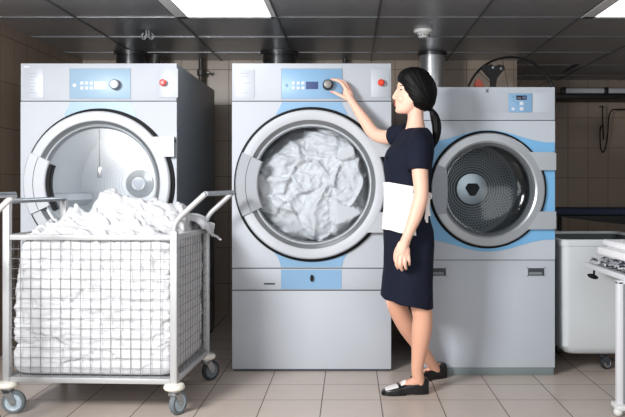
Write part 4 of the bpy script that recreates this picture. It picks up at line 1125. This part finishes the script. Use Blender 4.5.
# --- hair
bm = B()
HAIR = [(67.6,408,418,.03),(68.6,405,422,.055),(70.5,401.8,426,.070),(73,399.4,429,.079),(76.5,397.6,431.6,.085),(80,397.6,433.8,.088),(84,398.6,436,.091),(88,399.8,437,.093),(92,401.0,437.4,.094),(96,402.6,437,.094),(100,404.4,436.2,.091),(104,406.6,435,.083),(107.5,409.6,433,.068),(111,415.5,430,.040)]
rings = []
for y, a, b, w_ in HAIR:
    rings.append([bm.verts.new(Vector((PX((a+b)/2-(b-a)/2*math.cos(t), HY), HY-w_*math.sin(t), PZ(y, HY)))) for t in [2*PI*i/36 for i in range(36)]])
bridge_rings(bm, rings, True, True)
limb(bm, [(hp(424,104),0.032),(hp(428,107),0.022),(hp(430,109),0.014)], 4, 14)
def strands(b2):
    for v in b2.verts:
        p = v.co
        ang_ = math.atan2(p.z-PZ(107,HY), p.x-PX(430,HY))
        v.co += v.normal*(0.0007*math.sin(ang_*46+p.y*40)+0.002*noise.noise(Vector((ang_*5, p.y*25, 1))))
hair = remeshed('hair', bm, M['hair'], woman, 0.0045, 5, 'black hair tied low at the back', strands)
bm = B()
limb(bm, [(hp(429,107.5),0.012),(hp(431,110),0.0135),(hp(434.2,116),0.0225),(hp(436.4,124),0.025),(hp(436.8,132),0.023),(hp(435.8,140),0.0165),(hp(434.4,146),0.008),(hp(433.8,148.6),0.003)], 6, 16)
def strands2(b2):
    for v in b2.verts:
        a = math.atan2(v.co.y-HY, v.co.x-PX(435.5,HY)); v.co += v.normal*(0.0010*math.sin(a*9+v.co.z*14))
remeshed('ponytail', bm, M['hair'], hair, 0.004, 2, 'low black ponytail', strands2)
bm = B(); lathe(bm, [(0.011,-0.006),(0.0165,-0.003),(0.0165,0.003),(0.011,0.006)], (0,0,0), 'z', 20); xform(bm, Matrix.Translation(hp(430,109)) @ Matrix.Rotation(0.7,4,'Y')); obj('hair_tie', bm, M['rubber'], hair)

# --- dress
bm = B()
torso_loft(bm, [128.5,131,136,145,151,157,163,170,183,197,210,220,230,245,265,284,296,302], 1.0, 0.0, 48)
tube(bm, [Vector(q) for q in spline([tuple(P(419,134,3.955)),tuple(P(419.3,141,3.90)),tuple(P(419.2,152,3.865)),tuple(P(418.8,162,3.847)),tuple(P(418.6,170.5,3.838))], 4)], [0.042+0.018*min(1,i/6) for i in range(17)], 24)
tube(bm, [Vector(q) for q in spline([tuple(P(408,133,4.10)),tuple(P(402,134.5,4.15)),tuple(P(393,136.2,4.205))], 4)], [0.05,0.053,0.055,0.056,0.056,0.056,0.057,0.057,0.057], 24)
def cloth_folds(b2):
    for v in b2.verts:
        p = v.co; low = max(0.0, min(1.0, (PZ(225,WY)-p.z)/0.4))
        a = math.atan2(p.y-WY, p.x-PX(410,WY))
        d = 0.0018*low*math.sin(a*7+1.0+p.z*2)+0.004*noise.noise(Vector((p.x*9,p.y*9,p.z*5)))+0.002*noise.noise(Vector((p.x*22,p.y*22,p.z*14)))
        v.co += v.normal*d
dress = remeshed('dress', bm, M['navy'], woman, 0.0055, 4, 'navy short-sleeved knee-length dress', cloth_folds)
# small button at the front of the dress
bm = B(); ellipsoid(bm, tpoint(157.5, 0.0, 0.002), 0.007, 0.007, 0.007); obj('button', bm, M['rubber'], dress)

# --- apron: a fitted band of cloth round the front, tied behind
def band(bm, th0, th1, top, bot, off, rows=14, cols=44, thick=0.004):
    out, inn = [], []
    for j in range(cols+1):
        th = th0+(th1-th0)*j/cols; ty, by_ = top(th), bot(th)
        co, ci = [], []
        for i in range(rows+1):
            py = ty+(by_-ty)*i/rows
            p = tpoint(py, th, off); wv = 0.003*noise.noise(p*14)+0.0016*math.sin(th*9+py*0.06)
            co.append(bm.verts.new(tpoint(py, th, off+thick+wv))); ci.append(bm.verts.new(tpoint(py, th, off+wv-0.004)))
        out.append(co); inn.append(ci)
    for j in range(cols):
        for i in range(rows):
            bm.faces.new((out[j][i], out[j+1][i], out[j+1][i+1], out[j][i+1])); bm.faces.new((inn[j][i], inn[j][i+1], inn[j+1][i+1], inn[j+1][i]))
        bm.faces.new((out[j][0], inn[j][0], inn[j+1][0], out[j+1][0])); bm.faces.new((out[j][rows], out[j+1][rows], inn[j+1][rows], inn[j][rows]))
    for j in (0, cols):
        for i in range(rows): bm.faces.new((out[j][i], out[j][i+1], inn[j][i+1], inn[j][i]))
bm = B(); A = math.radians
band(bm, A(-108), A(80), lambda t: 182.2+6.0*(max(0,abs(t)-0.2)/1.75), lambda t: 229.0+5.5*min(1,max(0,abs(t)-0.3)/1.3), 0.007)
apron = obj('apron', bm, M['apron'], woman, label='short white waist apron')
bm = B(); band(bm, A(78), A(252), lambda t: 193, lambda t: 196.5, 0.007, 3, 30); obj('apron_tie', bm, M['apron'], apron)
bm = B()
kn = tpoint(196, A(112), 0.014)
ellipsoid(bm, kn, 0.011, 0.011, 0.013)
for dx, dz, ln in ((0.0,-0.135,0),(0.004,-0.10,1)):
    a = [kn+Vector((dx*t*3+0.004*math.sin(t*5+ln), -0.008-0.004*ln, dz*t)) for t in [k/8 for k in range(9)]]
    l0 = [bm.verts.new(p+Vector((-0.009,0,0))) for p in a]; l1 = [bm.verts.new(p+Vector((0.009,-0.004,0))) for p in a]
    for i in range(8): bm.faces.new((l0[i], l1[i], l1[i+1], l0[i+1]))
for s in (-1, 1):
    tube(bm, [Vector(q) for q in spline([tuple(kn), tuple(kn+Vector((0.012*s,-0.012,0.018))), tuple(kn+Vector((0.022*s,-0.016,-0.002))), tuple(kn+Vector((0.015*s,-0.012,-0.012))), tuple(kn)], 5)], 0.004, 6)
obj('bow', bm, M['apron'], apron, label='white bow with hanging ends')

# --- shoes
def shoe(heel, d, length, label, far=False):
    d = d.normalized(); side = Vector((-d.y, d.x, 0))
    prof = [(0.0,.012,.064),(0.02,.022,.076),(0.06,.032,.083),(0.15,.037,.081),(0.3,.039,.072),(0.45,.040,.062),(0.56,.041,.055),(0.66,.044,.048),(0.78,.043,.040),(0.88,.036,.032),(0.95,.025,.025),(0.99,.012,.018)]
    sp = spline(prof, 4)
    def ring(bm, q, k=1.0, t0=0.0, t1=PI, n=16, flat=True):
        s, w_, h = q; zb = 0.006 if flat else 0.006
        if flat and 0.28 < s < 0.6: zb = 0.006+0.012*math.sin(PI*(s-0.28)/0.32)*0.6
        pts = []
        for i in range(n+1):
            t = t0+(t1-t0)*i/n
            c_, s_ = math.cos(t), math.sin(t)
            pts.append(heel+d*(s*length)+side*(w_*k*math.copysign(abs(c_)**0.55, c_))+Vector((0,0,zb+(h-zb)*k*max(0,s_)**0.4)))
        return [bm.verts.new(p) for p in pts]
    bm = B(); rings = [ring(bm, q) for q in sp]; bridge_rings(bm, rings, True, True)
    sh = obj('shoe', bm, M['shoe'], woman, label=label, ang=60)
    bm = B()
    for s0, s1, z0, z1, g in ((0.005,0.27,0.0,0.02,1.0),):
        rr = []
        for z in (0.0005, 0.02):
            rr.append([bm.verts.new(heel+d*(length*(s0+(s1-s0)*a))+side*b+Vector((0,0,z))) for a, b in ((0,0.012),(0.12,0.024),(0.4,0.03),(1,0.03),(1,-0.03),(0.4,-0.03),(0.12,-0.024),(0,-0.012))])
        bridge_rings(bm, rr, True, True)
    obj('heel', bm, M['shoe'], sh, ang=40)
    bm = B(); rr = []
    for z, k in ((0.0005,0.98),(0.008,1.02)):
        left = [q for q in sp if q[0] > 0.5]
        rr.append([bm.verts.new(heel+d*(q[0]*length)+side*(q[1]*k)+Vector((0,0,z))) for q in left]+[bm.verts.new(heel+d*(q[0]*length)-side*(q[1]*k)+Vector((0,0,z))) for q in reversed(left)])
    bridge_rings(bm, rr, True, True); obj('sole', bm, M['shoe'], sh, ang=40)
    def patch(s0, s1, k, t0, t1, mat, nm, lab):
        bm = B(); qs = [q for q in sp if s0 <= q[0] <= s1]
        rr = [ring(bm, q, k, t0, t1, 12) for q in qs]; bridge_rings(bm, rr, False, False); obj(nm, bm, mat, sh, label=lab, ang=60)
    patch(0.74 if far else 0.66, 0.93, 1.04, 0.75, PI-0.75, M['shoe_white'], 'vamp', 'white leather toe panel')
    patch(0.60, 0.68, 1.10, 0.2, PI-0.2, M['shoe'], 'strap', None)
    bm = B(); rr = []
    for s, hgt, w_ in ((0.47,.072,.020),(0.50,.073,.024),(0.55,.066,.028),(0.60,.057,.03),(0.63,.053,.03)):
        rr.append([bm.verts.new(heel+d*(s*length)+side*(w_*math.cos(t))+Vector((0,0,hgt-0.012*(1-math.sin(t))))) for t in [PI*i/10 for i in range(11)]])
    bridge_rings(bm, rr, False, False)
    if far: bm.free()
    else: obj('tongue', bm, M['shoe_white'], sh, label='white leather tongue', ang=60)
    return sh
nh = Vector((PX(428.6,4.025), 4.02, 0)); nt_ = Vector((PX(381,3.99), 3.99, 0))
shoe(nh, nt_-nh, (nt_-nh).length, 'black flat loafer on the near foot')
shoe(FH, fd, 0.242, 'black flat loafer on the far foot, toe hidden', True)


# ------------------------------------------------------------------ light
def area(name, loc, target, size, power, color=(1,1,1), sy=None):
    l = bpy.data.lights.new(name, 'AREA'); l.energy = power; l.size = size; l.color = color
    if sy: l.shape = 'RECTANGLE'; l.size_y = sy
    o = bpy.data.objects.new(name, l); C.objects.link(o); o.location = loc
    o.rotation_euler = (Vector(target)-Vector(loc)).to_track_quat('-Z','Y').to_euler()
    return o
area('key_lamp', (-1.95, 1.25, 2.0), (-0.3, 4.4, 0.9), 0.75, 118)
area('fill_lamp', (1.1, -0.9, 1.8), (-0.1, 4.4, 1.0), 1.8, 29)
area('ceiling_bounce_lamp', (-0.5, 1.0, 1.0), (-0.4, 3.4, 2.15), 0.8, 11)  # added unseen light that brightens the ceiling from below
dl = bpy.data.lights.new('drum_glare_light', 'POINT'); dl.energy = 4.5; dl.shadow_soft_size = 0.12  # added light inside the drum, standing in for glare on the glass
dlo = bpy.data.objects.new('drum_glare_light', dl); C.objects.link(dlo); dlo.location = (PX(135,YM), YM+0.42, PZ(160,YM)+0.1)
w = bpy.data.worlds.new('World'); scene.world = w; w.use_nodes = True
w.node_tree.nodes['Background'].inputs[0].default_value = (0.9,0.95,1.0,1); w.node_tree.nodes['Background'].inputs[1].default_value = 0.36

cam = bpy.data.cameras.new('camera'); cam.sensor_width = 36; cam.lens = 36*F/625
cam.shift_x = -(VX-312.5)/625; cam.shift_y = (VY-208.5)/625
co = bpy.data.objects.new('camera', cam); C.objects.link(co); co.location = (0,0,CAMH); co.rotation_euler = (PI/2,0,0)
scene.camera = co
scene.view_settings.view_transform = 'Standard'; scene.view_settings.look = 'None'
scene.view_settings.exposure = 0.28
scene.cycles.use_denoising = True
scene.cycles.max_bounces = 8
